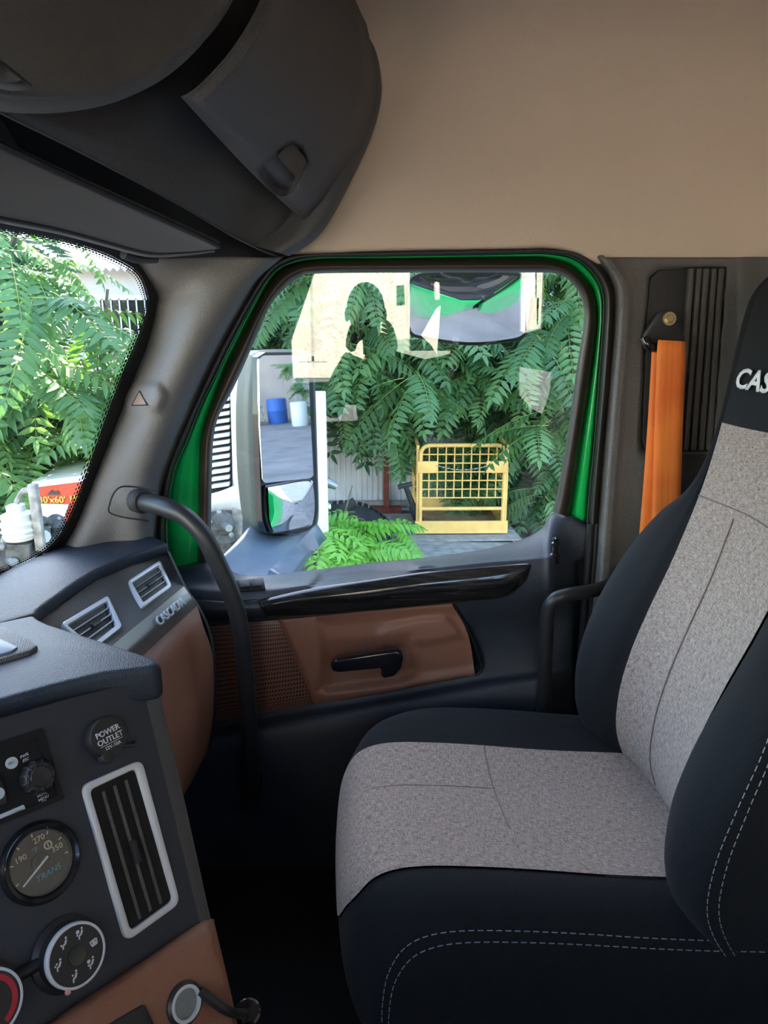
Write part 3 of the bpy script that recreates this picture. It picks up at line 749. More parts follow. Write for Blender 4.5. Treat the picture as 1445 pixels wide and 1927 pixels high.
# compartment door (four edges, Coons patch), raised and rounded
eb = [Vector(p) for p in [(340,182,1.00),(400,248,1.10),(460,312,1.195),(520,370,1.29),(582,423,1.385)]]
et = [Vector(p) for p in [(520,-80,1.02),(560,-90,1.12),(600,-95,1.21),(635,-95,1.29),(655,-90,1.36)]]
el = [Vector(p) for p in [(340,182,1.00),(372,162,.99),(430,100,.98),(480,20,.99),(520,-80,1.02)]]
er = [Vector(p) for p in [(582,423,1.385),(632,345,1.38),(692,240,1.37),(704,120,1.36),(655,-90,1.36)]]
N1, N2 = 70, 70
Eb, Et, El, Er = spline(eb, N1), spline(et, N1), spline(el, N2), spline(er, N2)
cup = [(486,318),(510,290),(532,272),(552,264),(568,276),(578,306),(562,338),(556,352),(540,366),(520,362),(502,344)]
G = []
ins = []
for j in range(N2):
    b = j/(N2-1); row = []
    for i in range(N1):
        a = i/(N1-1)
        p = Eb[i]*(1-b)+Et[i]*b + El[j]*(1-a)+Er[j]*a - (Eb[0]*(1-a)*(1-b)+Eb[-1]*a*(1-b)+Et[0]*(1-a)*b+Et[-1]*a*b)
        e = min(a*1.3, (1-a)*1.0, b*1.0, 1)
        rise = .030*sm(min(e/.14, 1)) + .012*math.sin(math.pi*a)*min(1, b*3) + .012*sm((b-.0)/.16)
        x = p.z-rise+.012 + .030*sm(.5+sdist(cup, p.x, p.y)/10)
        row.append(hx(p.x, p.y, x))
    G.append(row)
ring = [G[0], ]
G2 = []
for j, r in enumerate(G): G2.append([r[0]*1.05] + r + [r[-1]*1.02])
G2 = [[p*1.05 for p in G2[0]]] + G2 + [[p*1.03 for p in G2[-1]]]
cd = grid3('compartment_door', G2, 'overhead_plastic', oc_, flip=True, label='raised compartment door with recessed latch')
lat = [(521,292),(551,266),(578,301),(560,337)]
lx0 = sx(cd, 478, 300); lx1 = sx(cd, 600, 300)
MB().prism(roundpoly([hx(u, v, x) for (u, v), x in zip(lat, (lx0*.6+lx1*.4-.012, lx0*.4+lx1*.6-.004, lx0*.2+lx1*.8-.004, lx0*.3+lx1*.7-.012))], .006, 4), ray(550, 300)*.02).build('latch', 'overhead_plastic', cd, bev=.003, seg=2, label='black paddle latch')
# central bulge
def sc_(k, du, dv, f): return [(u+du, v+dv, x*f) for u, v, x in k]
B0 = [(-220,150,.60),(-100,185,.66),(0,204,.71),(90,208,.76),(180,197,.81),(250,174,.86),(318,136,.90),(378,80,.93),(430,10,.95),(470,-90,.97),(490,-200,.99)]
B1 = [(-220,130,.57),(-100,165,.625),(0,184,.675),(88,188,.72),(174,178,.77),(238,158,.82),(300,122,.86),(355,68,.895),(402,0,.92),(440,-95,.94),(460,-200,.96)]
B2 = [(-220,90,.555),(-100,130,.61),(0,150,.66),(80,152,.705),(158,144,.755),(216,126,.805),(272,92,.845),(322,44,.88),(362,-20,.91),(396,-100,.93),(420,-200,.95)]
B3 = [(-220,-60,.56),(-100,-30,.61),(0,-20,.66),(60,-25,.70),(120,-40,.75),(170,-60,.79),(220,-90,.83),(260,-120,.87),(300,-150,.90),(330,-190,.92),(350,-230,.94)]
B4 = [(u, v-150, x*1.02) for u, v, x in B3]
bl = surf('centre_pod', [B4, B3, B2, B1, B0, sc_(B0, 0, 4, 1.06), sc_(B0, 10, -20, 1.3)], 'overhead_plastic', oc_, nu=80, nv=7, label='rounded centre pod of the overhead console')
bt_ = MB().prism([hx(u, v, .63) for u, v in [(-40,98),(0,112),(42,148),(38,156),(0,158),(-40,150)]], (.02, 0, 0)).build('map_lamp_button', 'smooth_plastic', bl, bev=.003)

vis = empty('sun_visor', hw(200, 470), 'folded dark grey sun visor above the windshield', 'sun visor')
VT = [(-120,212,.84),(0,270,.93),(110,322,1.02),(215,370,1.11),(320,418,1.21),(385,448,1.28),(412,462,1.31)]
VM = [(-120,330,.87),(0,345,.955),(110,375,1.04),(210,410,1.13),(300,440,1.22),(370,460,1.29),(410,467,1.315)]
VB = [(-120,385,.90),(0,412,.985),(110,434,1.075),(200,458,1.16),(280,478,1.24),(350,476,1.30),(404,470,1.32)]
surf('visor_panel', [sc_(VT, 4, -6, 1.03), VT, VM, VB, sc_(VB, 0, 4, 1.03), sc_(VB, 0, -20, 1.06)], 'visor_vinyl', vis, nu=60, nv=7)
MB().tube([hx(u, v+2, x*1.0-.002) for u, v, x in VT], .0045, 8, smooth_n=4).build('top_piping', 'smooth_plastic', vis, smooth=True)
MB().tube([hx(u, v-2, x-.002) for u, v, x in VB], .003, 8, smooth_n=4).build('bottom_piping', 'smooth_plastic', vis, smooth=True)
MB().tube([hx(232, 478, 1.24), hx(260, 487, 1.27), hx(292, 487, 1.31)], .008, 10, smooth_n=3).build('pivot_rod', 'smooth_plastic', vis, smooth=True)

# ================================================================= DASHBOARD
ZD = -0.43
dash = empty('dashboard', hx(395, 1470, 1.33), 'dark grey truck dashboard with brown glovebox and angled centre control panel', 'dashboard')
# passenger side pad
PD = [(318,1022),(250,1043),(180,1072),(140,1096),(108,1119),(84,1136),(70,1147),(66,1155)]
po = [hz(u, v, ZD) for u, v in PD] + [Vector((.93, .60, ZD)), Vector((.6, .66, ZD)), Vector((-.6, .72, ZD)), Vector((-.6, 1.05, ZD)), wpt(.5, ZD, .0), wpt(.9, ZD, 0), wpt(1.2, ZD, 0), hw(98, 1056), hx(200, 1040, 1.40), hx(292, 1022, 1.42)]
po = [Vector((p.x, p.y, ZD)) for p in po]
MB().prism(po, (0, 0, -.024)).build('top_pad', 'dash_plastic', dash, bev=.007, seg=3, label='grained dark grey dash top with rounded edge')
# centre pad over the control panel
CP = [(66,1155),(72,1162),(90,1171),(130,1184),(200,1206),(262,1226),(292,1236),(302,1246),(300,1252),(280,1256),(194,1267),(100,1290),(0,1318),(-120,1355)]
co = [hz(u, v, ZD+.0012) for u, v in CP] + [Vector((.45, .55, ZD+.0012)), Vector((.55, .70, ZD+.0012)), Vector((.95, .60, ZD+.0012))]
co = [Vector((p.x, p.y, ZD+.0012)) for p in co]
MB().prism(co, (0, 0, -.05)).build('centre_pad', 'dash_plastic', dash, bev=.011, seg=4)
tr = [(-60,1186),(8,1192),(50,1212),(74,1228),(60,1238),(0,1256),(-60,1272)]
tro = MB().prism([hz(u, v, ZD-.004) for u, v in tr], (0, 0, .012)).build('tray_rim', 'grey_plastic', dash, bev=.004)
MB().prism([hz(u, v, ZD+.007) for u, v in [(-60,1200),(0,1206),(34,1222),(22,1230),(-60,1252)]], (0, 0, .004)).build('tray_insert', 'pale_screen', tro, bev=.001)

# passenger fascia: top under the pad, down to the brown glovebox
FT = [(-60,1230,.80),(83,1164,.98),(180,1097,1.14),(250,1063,1.25),(313,1036,1.345)]
FT = [(u, v, hz(u, v, ZD-.022).x) for u, v, _ in FT]
FB = [(60,1352,.86),(160,1262,.98),(223,1205,1.083),(290,1150,1.205),(346,1103,1.325)]
FM = [((a[0]+b[0])/2, (a[1]+b[1])/2, (a[2]+b[2])/2+.01) for a, b in zip(FT, FB)]
def fx(u, v):
    """depth on the vent fascia at a pixel"""
    best = None
    for i in range(41):
        for j in range(21):
            s = i/40*4; k = min(int(s), 3); t = s-k
            a = [FT[k][q]*(1-t)+FT[k+1][q]*t for q in range(3)]; b = [FB[k][q]*(1-t)+FB[k+1][q]*t for q in range(3)]
            w = j/20
            p = [a[q]*(1-w)+b[q]*w for q in range(3)]
            d = (p[0]-u)**2+(p[1]-v)**2
            if best is None or d < best[0]: best = (d, p[2]+.01*4*w*(1-w))
    return best[1]
fas = surf('vent_fascia', [[(u, v-3, x+.02) for u, v, x in FT], FT, FM, FB], 'grey_plastic', dash, nu=60, nv=6, label='grained grey panel holding the passenger vents')
ST = FB; SBt = [(78,1400,.855),(176,1312,.975),(238,1262,1.07),(300,1205,1.19),(371,1140,1.325)]
bst = surf('badge_strip', [ST, [(a[0]*.5+b[0]*.5, a[1]*.5+b[1]*.5, (a[2]+b[2])/2-.012) for a, b in zip(ST, SBt)], SBt], 'brushed_trim', dash, nu=50, nv=6, label='dark metallic strip carrying the chrome badge')
GB0 = SBt
GB1 = [(110,1500,1.05),(205,1400,1.05),(262,1345,1.04),(318,1270,1.16),(400,1235,1.325)]
GB2 = [(140,1590,1.08),(235,1500,1.08),(290,1450,1.04),(345,1390,1.16),(402,1330,1.325)]
GB3 = [(170,1680,1.10),(265,1600,1.10),(310,1530,1.08),(350,1482,1.19),(392,1405,1.325)]
surf('glovebox_door', [GB0, [(a[0]*.6+b[0]*.4, a[1]*.6+b[1]*.4, (a[2]*.6+b[2]*.4)-.012) for a, b in zip(GB0, GB1)], GB1, GB2, GB3, [(u-10, v+20, x+.06) for u, v, x in GB3]], 'brown_leather', dash, nu=60, nv=8, label='brown leatherette glovebox front')
EN = [(314,1036),(346,1103),(371,1140),(391,1185),(400,1235),(403,1330),(393,1405)]
surf('dash_end', [[(u, v, x) for (u, v), x in zip(EN, [1.345, 1.325, 1.325, 1.325, 1.325, 1.325, 1.325])], [(u+1, v, 1.37) for u, v in EN], [(u-60, v-20, 1.42) for u, v in EN]], 'black_plastic', dash, nu=24, nv=4)
# chrome badge lettering
pA = hx(296, 1172, sx(bst, 296, 1172)); pB = hx(342, 1134, sx(bst, 342, 1134)); pU = hx(286, 1158, sx(bst, 286, 1158))
xd = (pB-pA).normalized(); yd = (pU-pA); yd = (yd-xd*yd.dot(xd)).normalized()
cc = (pA+pB)/2 - ray(315, 1150)*.006
text('badge_lettering', 'CASCADIA', .024, cc, xd, yd, 'silver', dash, ext=.004, shear=.2, bold=.012, xs=.86)
# passenger vents
def vent(keys, nsl, name='air_vent', pull=.006, horizontal=True, depthf=None, r=.008):
    """keys: four corner pixels TL TR BR BL"""
    P = [hx(u, v, depthf(u, v)) for u, v in keys]
    c = sum(P, Vector())/4
    n = (P[1]-P[0]).cross(P[3]-P[0]).normalized()
    if n.dot(c) > 0: n = -n
    P = [p+n*pull for p in P]; c = c+n*pull
    ou = roundpoly(P, r, 4); fr = .80
    w = (P[1]-P[0]).length; hgt = (P[3]-P[0]).length; t = .0085
    def inset(k):
        ex = ((P[1]-P[0]).normalized()+(P[2]-P[3]).normalized()).normalized(); ey = ((P[3]-P[0]).normalized()+(P[2]-P[1]).normalized()).normalized()
        return [P[0]+ex*k+ey*k, P[1]-ex*k+ey*k, P[2]-ex*k-ey*k, P[3]+ex*k-ey*k]
    I = inset(t)
    inn = roundpoly(I, r*.6, 4)
    fo = MB().frame(ou, inn, -n*.012).build(name, 'silver', dash, bev=.0022, seg=2, label='silver framed air vent with black slats')
    MB().prism([p-n*.011 for p in inn], -n*.004).build('cavity', 'black_void', fo)
    for k in range(nsl):
        a = (k+1)/(nsl+1)
        if horizontal: s, e = I[0].lerp(I[3], a), I[1].lerp(I[2], a); q = (I[3]-I[0]).normalized()
        else: s, e = I[0].lerp(I[1], a), I[3].lerp(I[2], a); q = (I[1]-I[0]).normalized()
        g = MB().prism([s-q*.0012-n*.003, s+q*.0012-n*.003, e+q*.0012-n*.003, e-q*.0012-n*.003], -n*.008)
        g.build('slat', 'metal_grey' if horizontal else 'grey_plastic', fo)
    m0 = (I[0]+I[1]+I[2]+I[3])/4
    ex = (I[1]-I[0]).normalized() if horizontal else (I[3]-I[0]).normalized(); ey = n.cross(ex)
    MB().prism([m0-ex*.012-ey*.004-n*.003, m0+ex*.012-ey*.004-n*.003, m0+ex*.012+ey*.004-n*.003, m0-ex*.012+ey*.004-n*.003], n*.004).build('slider_tab', 'smooth_plastic', fo, bev=.001)
    return fo
vent([(239,1098),(300,1058),(322,1107),(266,1148)], 3, depthf=fx)
vent([(112,1178),(200,1125),(227,1183),(168,1230)], 3, depthf=fx)

# ---- centre control panel: a tilted plane turned to the driver
L1 = hz(302, 1246, ZD); L2 = hz(0, 1318, ZD)
_th = math.radians(37.0)
E1 = Vector((math.cos(_th), -math.sin(_th), 0))
GD = (Vector((math.sin(_th), math.cos(_th), 0))*-.52+Vector((0, 0, -1))).normalized()
NC = GD.cross(E1).normalized()
if NC.dot(L1) > 0: NC = -NC
PC0 = L1 - NC*.030
def hc(u, v, off=0.0): return hp(u, v, PC0+NC*off, NC)
face = [(-120,1392),(0,1352),(140,1312),(255,1284),(266,1284),(322,1512),(376,1738),(350,1756),(250,1824),(108,1925),(20,1990),(-120,2080)]
pan = MB().prism([hc(u, v) for u, v in face], -NC*.03).build('control_panel', 'console_face', dash, label='blue-black centre control panel facing the driver')
ss = [(266,1284),(322,1512),(376,1738)]; se = [(293,1287),(345,1512),(394,1734)]
G = [[hc(u, v, -.0005) for u, v in ss], [hc(u, v, -.006) for u, v in se], [hc(u+4, v+2, -.08) for u, v in se]]
grid3('side_strip', [list(r) for r in zip(*G)], 'grey_plastic', dash, flip=False, label='coarse grained grey edge strip')
# brown lower panel
lo_t = [(-120,2066,0),(20,1978,0),(110,1914,0),(250,1822,0),(350,1754,0),(380,1736,0),(394,1733,0)]
def lrow(dv, du, off): return [hc(u+du*(u > 300), v+dv, off) for u, v, _ in lo_t]
G = [lrow(-3, 0, -.004), lrow(4, 0, .012), lrow(22, 4, .024), lrow(90, 20, .03), lrow(170, 38, .03), lrow(330, 70, .03)]
lw = grid3('lower_panel', [spline(r, 30) for r in G], 'brown_leather', dash, flip=False, label='brown leatherette lower console panel')
re_ = [r[-1] for r in G]
grid3('lower_panel_edge', [spline(re_, 16), spline([p+CR*.012-NC*.01 for p in re_], 16), spline([p+CR*.010-NC*.09 for p in re_], 16)], 'brown_leather', lw)

# circle helper in the panel plane
EV = NC.cross(E1).normalized()
if EV.z < 0: EV = -EV
def disc(u, v, off=0.0): return hc(u, v, off)
# power outlet cap
c = hc(196, 1388, 0)
pw = MB().lathe(c, NC, [(.02462, -.0041), (.02462, .00985), (.02298, .01313), (.0, .01395)], 32, EV).build('power_outlet', 'smooth_plastic', dash, smooth=True, label='round black outlet cap with white lettering')
text('cap_lettering', 'POWER', .00919, c+NC*.01411+EV*.00616, E1, EV, 'white_print', pw, bold=.02462)
text('cap_lettering', 'OUTLET', .00919, c+NC*.01411-EV*.00287, E1, EV, 'white_print', pw, bold=.02462)
text('cap_lettering', '12V-10A', .00591, c+NC*.01411-EV*.0119, E1, EV, 'white_print', pw, bold=.01642)
MB().box(c+NC*.0142-EV*.0078, (.00033, .00033, .00033)).prism([c+NC*.01411+E1*a+EV*b for a, b in ((-.01477,-.00805),(.01477,-.00805),(.01477,-.00739),(-.01477,-.00739))], NC*.00033).build('cap_line', 'white_print', pw)
t0 = c-EV*.02134-E1*.00985
MB().lathe(t0+NC*.00492, NC, [(.00821, -.00328), (.00821, .00657), (.00657, .00903), (.0, .00944)], 18, EV).build('pull_tab', 'black_plastic', pw, smooth=True)
MB().tube([c-EV*.0197+E1*.01642+NC*.00328, c-EV*.02462+E1*.02955+NC*.00657, c-EV*.0197+E1*.03283+NC*.0041], .00246, 8, smooth_n=4).build('tether', 'smooth_plastic', pw, smooth=True)

# radio
rad = MB().prism(roundpoly([hc(u, v, .00072) for u, v in [(-120,1442),(78,1374),(119,1501),(-120,1598)]], .00288, 3), -NC*.0144).frame(roundpoly([hc(u, v, .00504) for u, v in [(-120,1440),(80,1370),(122,1503),(-120,1602)]], .00288, 3), roundpoly([hc(u, v, .00504) for u, v in [(-120,1452),(72,1386),(109,1498),(-120,1590)]], .00288, 3), -NC*.00648).build('radio', 'radio_black', dash, bev=.00086, label='black radio with ribbed volume knob')
kc = hc(68, 1463, .00072)
kn = MB()
kr = .01764
prof = []
MBk = MB().lathe(kc, NC, [(kr, 0), (kr*.98, .01008), (kr*.86, .01296), (kr*.66, .01296), (kr*.6, .01476), (kr*.3, .01368), (.0, .01332)], 36, EV)
kno = MBk.build('volume_knob', 'smooth_plastic', rad, smooth=True)
gr_ = MB()
for i in range(12):
    a = 2*math.pi*i/12; d = E1*math.cos(a)+EV*math.sin(a)
    gr_.tube([kc+d*kr*.99+NC*.00072, kc+d*kr*.99+NC*.00936, kc+d*kr*.72+NC*.01332], .00158, 6)
gr_.build('knob_ribs', 'black_plastic', rad, smooth=True, kind='stuff')
MB().lathe(hc(21, 1436, .00072), NC, [(.00634, 0), (.00634, .00288), (.0, .00324)], 22, EV).build('source_button', 'pale_button', rad, smooth=True, label='white round button')
text('button_lettering', 'SRC', .00396, hc(21, 1436, .00418), E1, EV, 'metal_grey', rad)
text('radio_lettering', 'PWR', .00446, hc(46, 1422, .00108), E1, EV, 'white_print', rad, bold=.0144)
text('radio_lettering', 'ESC', .00446, hc(48, 1430, .00108), E1, EV, 'white_print', rad, bold=.0144, shear=.3)
for (u, v, s) in ((77, 1499, 'MUTE'), (80, 1506, 'MENU'), (82, 1512, 'OK')):
    text('radio_lettering', s, .00432, hc(u+2, v-4, .00108), E1, EV, 'white_print', rad, bold=.0144)
MB().prism(roundpoly([hc(u, v, .00072) for u, v in [(-60,1558),(44,1514),(48,1525),(-60,1572)]], .00144, 3), NC*.0018).build('preset_button', 'pale_button', rad, bev=.00043, label='pale preset key bar')
text('button_lettering', 'NEXT', .0036, hc(34, 1528, .00259), E1, EV, 'metal_grey', rad)
MB().prism([hc(u, v, .00072) for u, v in [(-60,1478),(0,1459),(11,1500),(11,1512),(-60,1538)]], NC*.00288).build('display', 'gloss_black', rad, bev=.00072)
MB().lathe(hc(-4, 1494, .0036), NC, [(.00634, 0), (.00634, .00216), (.0, .00252)], 22, EV).build('round_button', 'pale_button', rad, smooth=True)
for (u, v) in ((74, 1409), (97, 1485)):
    MB().lathe(hc(u, v, .00086), NC, [(.00245, 0), (.00216, .00029), (.0, .00029)], 12, EV).build('release_hole', 'black_void', rad)

# gauge
gcn = hc(75, 1622, 0)
R_ = .0365
ga = MB().lathe(gcn, NC, [(R_*1.18, -.00144), (R_*1.17, .00576), (R_*1.08, .01008), (R_*.98, .00864), (R_*.90, .00144), (R_*.88, -.00072), (0, -.00072)], 48, EV).build('temperature_gauge', 'gloss_black', dash, smooth=True, label='round gauge with white needle and beige numerals')
rg = R_*.88
for ang in (205, 165, 130, 95, 62, 30, -5):
    a = math.radians(ang-8); d = E1*math.cos(a)+EV*math.sin(a); q = NC.cross(d)
    MB().prism([gcn+NC*.00029+d*rg*.86-q*.00058, gcn+NC*.00029+d*rg*.86+q*.00058, gcn+NC*.00029+d*rg*.97+q*.00058, gcn+NC*.00029+d*rg*.97-q*.00058], NC*.00029).build('tick_mark', 'beige_print', ga)
def gp(x, y, off=.00043): return gcn+E1*(x*rg)+EV*(y*rg)+NC*off
text('dial_lettering', '190', .00864, gp(-.52, .42), E1, EV, 'beige_print', ga)
text('dial_lettering', '270', .00864, gp(.22, .70), E1, EV, 'beige_print', ga)
text('dial_lettering', '350', .00864, gp(.66, .12), E1, EV, 'beige_print', ga)
text('dial_lettering', '\u00b0F', .00792, gp(-.036, .42), E1, EV, 'blue_print', ga, shear=.2)
text('dial_lettering', 'TRANS', .009, gp(.12, -.48), E1, EV, 'blue_print', ga, shear=.2)
MB().frame([gp(.42+.15*math.cos(k*math.pi/6), .36+.15*math.sin(k*math.pi/6)) for k in range(12)], [gp(.42+.10*math.cos(k*math.pi/6), .36+.10*math.sin(k*math.pi/6)) for k in range(12)], NC*.00029).prism([gp(.40, .29), gp(.44, .29), gp(.44, .43), gp(.40, .43)], NC*.00029).build('dial_symbol', 'beige_print', ga)
MB().prism([gp(-.80, -.36, .0056), gp(-.78, -.41, .0056), gp(.24, .03, .0056), gp(.22, .10, .0056)], NC*.00072).build('needle', 'white_print', ga, label='white gauge needle')
MB().lathe(gcn, NC, [(rg*.30, 0), (rg*.30, .00396), (rg*.24, .00504), (0, .00504)], 24, EV).build('needle_hub', 'smooth_plastic', ga, smooth=True)
MB().lathe(gcn+NC*.00612, NC, [(rg*1.04, 0), (0, 0.0001)], 40, EV).build('gauge_glass', 'gauge_glass', ga)

# climate knobs
def icon(parent, c, parts, s):
    g = MB()
    for kind, *p in parts:
        if kind == 'd':
            g.lathe(c+E1*p[0]*s+EV*p[1]*s, NC, [(p[2]*s, 0), (0, .00029)], 10, EV)
        else:
            a = c+E1*p[0]*s+EV*p[1]*s; b = c+E1*p[2]*s+EV*p[3]*s; w = p[4]*s; d = (b-a).normalized(); q = NC.cross(d)*w
            g.prism([a-q, a+q, b+q, b-q], NC*.00029)
    return g.build('climate_icon', 'white_print', parent)
seated = [('d', .5, .75, .2), ('b', .45, .45, .0, -.15, .17), ('b', .0, -.15, -.35, -.1, .15), ('b', -.35, -.1, -.5, -.7, .12)]
kcn = hc(125, 1794, 0)
KR = .03168
ck = MB().lathe(kcn, NC, [(KR*1.22, -.00288), (KR*1.2, .00288), (KR*1.02, .00576), (KR*.97, .0216), (KR*.90, .02592), (0, .02592)], 48, EV).build('mode_knob', 'smooth_plastic', dash, smooth=True, label='round airflow knob with silver rim and white seat icons')
MB().frame([kcn+NC*.02628+(E1*math.cos(a)+EV*math.sin(a))*KR*1.0 for a in [2*math.pi*k/48 for k in range(48)]], [kcn+NC*.02628+(E1*math.cos(a)+EV*math.sin(a))*KR*.90 for a in [2*math.pi*k/48 for k in range(48)]], -NC*.00864).build('silver_rim', 'silver', ck, bev=.00108, smooth=True)
MB().lathe(kcn+NC*.02606, NC, [(KR*.30, 0), (KR*.22, -.00144), (0, -.00288)], 24, EV).lathe(kcn+NC*.02592, NC, [(KR*.31, 0), (KR*.30, .00108), (KR*.24, .00086), (KR*.1, .00043), (0, .00043)], 24, EV).build('finger_dimple', 'gloss_black', ck, smooth=True)
for i, ang in enumerate((112, 58, 2, -58, -118, 172)):
    a = math.radians(ang); pos = kcn+NC*.02628+(E1*math.cos(a)+EV*math.sin(a))*KR*.62
    prt = list(seated)
    if i in (0, 1, 3, 5): prt.append(('d', -.6, .0+.1*i % .3, .17))
    if i in (1, 3): prt.append(('d', -.35, .55, .33))
    if i == 2: prt = [('b', -.5, .35, .5, .35, .12), ('b', -.5, -.4, .5, -.4, .2), ('b', -.5, -.4, -.6, .4, .1), ('b', .5, -.4, .6, .4, .1), ('b', -.3, 0, .3, 0, .3)]
    if i in (4, 5): prt.append(('d', -.25, .42, .18))
    icon(ck, pos, prt, .00612)
a = math.radians(-128); MB().lathe(kcn+NC*.02448+(E1*math.cos(a)+EV*math.sin(a))*KR*1.04, NC, [(.00288, 0), (.00252, .00288), (0, .00324)], 12, EV).build('pointer_dot', 'pink_print', ck, smooth=True)
MB().tube([hc(8, 1850, .00288), hc(76, 1812, .00432)], .00648, 10).build('knob_bridge', 'smooth_plastic', dash, smooth=True)
k2 = hc(-38, 1886, 0)
tk = MB().lathe(k2, NC, [(KR*1.22, -.00288), (KR*1.2, .00288), (KR*1.02, .00576), (KR*.97, .0216), (KR*.90, .02592), (0, .02592)], 48, EV).build('temperature_knob', 'smooth_plastic', dash, smooth=True, label='round temperature knob with red arc, cut by the picture edge')
cs = [2*math.pi*k/48 for k in range(48)]
MB().frame([k2+NC*.02628+(E1*math.cos(a)+EV*math.sin(a))*KR for a in cs], [k2+NC*.02628+(E1*math.cos(a)+EV*math.sin(a))*KR*.9 for a in cs], -NC*.00864).build('silver_rim', 'silver', tk, bev=.00108, smooth=True)
aa = [math.radians(-70+k*6) for k in range(22)]
MB().prism([k2+NC*.02606+(E1*math.cos(a)+EV*math.sin(a))*KR*.82 for a in aa]+[k2+NC*.02606+(E1*math.cos(a)+EV*math.sin(a))*KR*.66 for a in aa[::-1]], NC*.00036).build('red_arc', 'red_print', tk)

# tall centre vent
def tall_vent():
    P = [hc(u, v, .006) for u, v in [(154,1478),(268,1428),(341,1700),(238,1774)]]
    ou = roundpoly(P, .012, 5)
    I = [hc(u, v, .006) for u, v in [(170,1487),(256,1446),(327,1694),(247,1752)]]
    inn = roundpoly(I, .007, 5)
    fo = MB().frame(ou, inn, -NC*.012).build('air_vent', 'silver', dash, bev=.0022, seg=2, label='tall silver framed centre air vent')
    MB().prism([p-NC*.0045 for p in inn], -NC*.002).build('cavity', 'black_void', fo)
    for k in range(3):
        a = (k+1)/4
        s, e = I[0].lerp(I[1], a), I[3].lerp(I[2], a); q = (I[1]-I[0]).normalized(); s = s.lerp(e, .05); e = e.lerp(s, .03)
        MB().prism([s-q*.0016-NC*.002, s+q*.0016-NC*.002, e+q*.0016-NC*.002, e-q*.0016-NC*.002], -NC*.003).build('slat', 'grey_plastic', fo)
    s = I[0].lerp(I[1], .5).lerp(I[3].lerp(I[2], .5), .46); e = I[0].lerp(I[1], .5).lerp(I[3].lerp(I[2], .5), .62); q = (I[1]-I[0]).normalized()*.004
    MB().prism([s-q-NC*.002, s+q-NC*.002, e+q-NC*.002, e-q-NC*.002], NC*.006).build('slider_tab', 'smooth_plastic', fo, bev=.001)
tall_vent()

# socket on the brown panel with its dangling cap
def hl_(u, v, off=0): return hc(u, v, .03+off)
sc0 = hl_(346, 1888)
so = MB().lathe(sc0, NC, [(.0225, -.01), (.0225, .003), (.019, .006), (.017, .004), (.0165, .001), (0, .001)], 32, EV).build('accessory_socket', 'smooth_plastic', dash, smooth=True, label='round accessory socket with pale metal ring')
MB().frame([sc0+NC*.0065+(E1*math.cos(a)+EV*math.sin(a))*.0190 for a in cs], [sc0+NC*.0065+(E1*math.cos(a)+EV*math.sin(a))*.0155 for a in cs], -NC*.006).build('socket_ring', 'silver', so, smooth=True)
MB().lathe(sc0+NC*.002, NC, [(.0155, 0), (.012, -.0006), (0, -.0008)], 24, EV).build('socket_well', 'metal_grey', so, smooth=True)
ce = hx(466, 1908, (sc0+E1*.0576).x)
MB().tube([sc0+E1*.020+NC*.004, sc0.lerp(ce, .5)+NC*.022, ce], .0055, 8, smooth_n=4).build('cap_tether', 'smooth_plastic', so, smooth=True)
MB().lathe(ce, (CF*-.55+CUP*.8), [(.01512, -.00432), (.01656, .0), (.01656, .00432), (.01368, .00648), (.01368, .01008), (.01008, .01152), (0, .01224)], 28).build('socket_cap', 'gloss_black', so, smooth=True, label='black rubber cap hanging open')
MB().prism(roundpoly([hl_(u, v, .00288) for u, v in [(170,1950),(272,1890),(296,1940),(200,2000)]], .00288, 3), -NC*.0072).build('switch_plate', 'smooth_plastic', dash, bev=.00144)
MB().box((.0, .86, -.72), (1.16, .12, .52)).build('driver_fascia', 'smooth_plastic', dash, bev=.02)
# dash body that closes the space behind the panels
dk = MB().prism([hc(255, 1300, -.05), hc(-100, 1400, -.05), hc(-100, 2000, -.05), hc(380, 1900, -.05)], Vector((.12, .12, 0))).build('dash_core', 'carpet', dash)

# ================================================================= PASSENGER SEAT
def lerpk(keys, t):
    """piecewise smooth interpolation of (t, value...) keys"""
    if t <= keys[0][0]: return keys[0][1]
    for (a, x), (b, y) in zip(keys, keys[1:]):
        if t <= b:
            w = (t-a)/(b-a); return x+(y-x)*w
    return keys[-1][1]
seat = empty('truck_seat', (1.0, -.22, FLOOR_Z), 'passenger bucket seat in black cloth with grey tweed centre panels', 'seat')
SX = 1.0
# cushion: rows across x, columns front to back
CX = [(-.215, -1.03), (-.262, -.97), (-.275, -.86), (-.268, -.79), (-.250, -.752), (-.222, -.733), (-.185, -.728), (-.12, -.738), (0, -.745), (.07, -.742), (.125, -.736), (.165, -.728), (.205, -.724), (.245, -.735), (.268, -.775), (.265, -.88), (.22, -1.0)]
def cush_row(dx, z, side):
    yf = lerpk([(-.28, -.045), (-.255, -.005), (-.20, .034), (-.1, .058), (.05, .066), (.14, .062), (.20, .035), (.25, -.03), (.28, -.07)], dx)
    row = []
    prof = [(-.03, -.29), (-.008, -.24), (.0, -.16), (-.004, -.09), (-.016, -.048), (-.035, -.020), (-.065, -.004), (-.11, .002), (-.18, .0), (-.26, -.006), (-.34, -.014), (-.42, -.02), (-.50, -.024), (-.56, -.03)]
    for (py, pz) in prof:
        k = 1.0 if not side else max(0.0, min(1.0, (z+1.05)/.32))
        zz = z+pz*k
        if not side: zz = max(zz, -1.04)
        row.append(Vector((SX+dx, yf+py, zz)))
    return row
G = [cush_row(dx, z, z < -.78) for dx, z in CX]
def dense(G, a, b):
    cols = [spline(r, b) for r in G]
    T = [spline([c[k] for c in cols], a) for k in range(b)]
    return [[T[k][j] for k in range(b)] for j in range(a)]
NR, NCc = 97, 60
D = dense(G, NR, NCc)
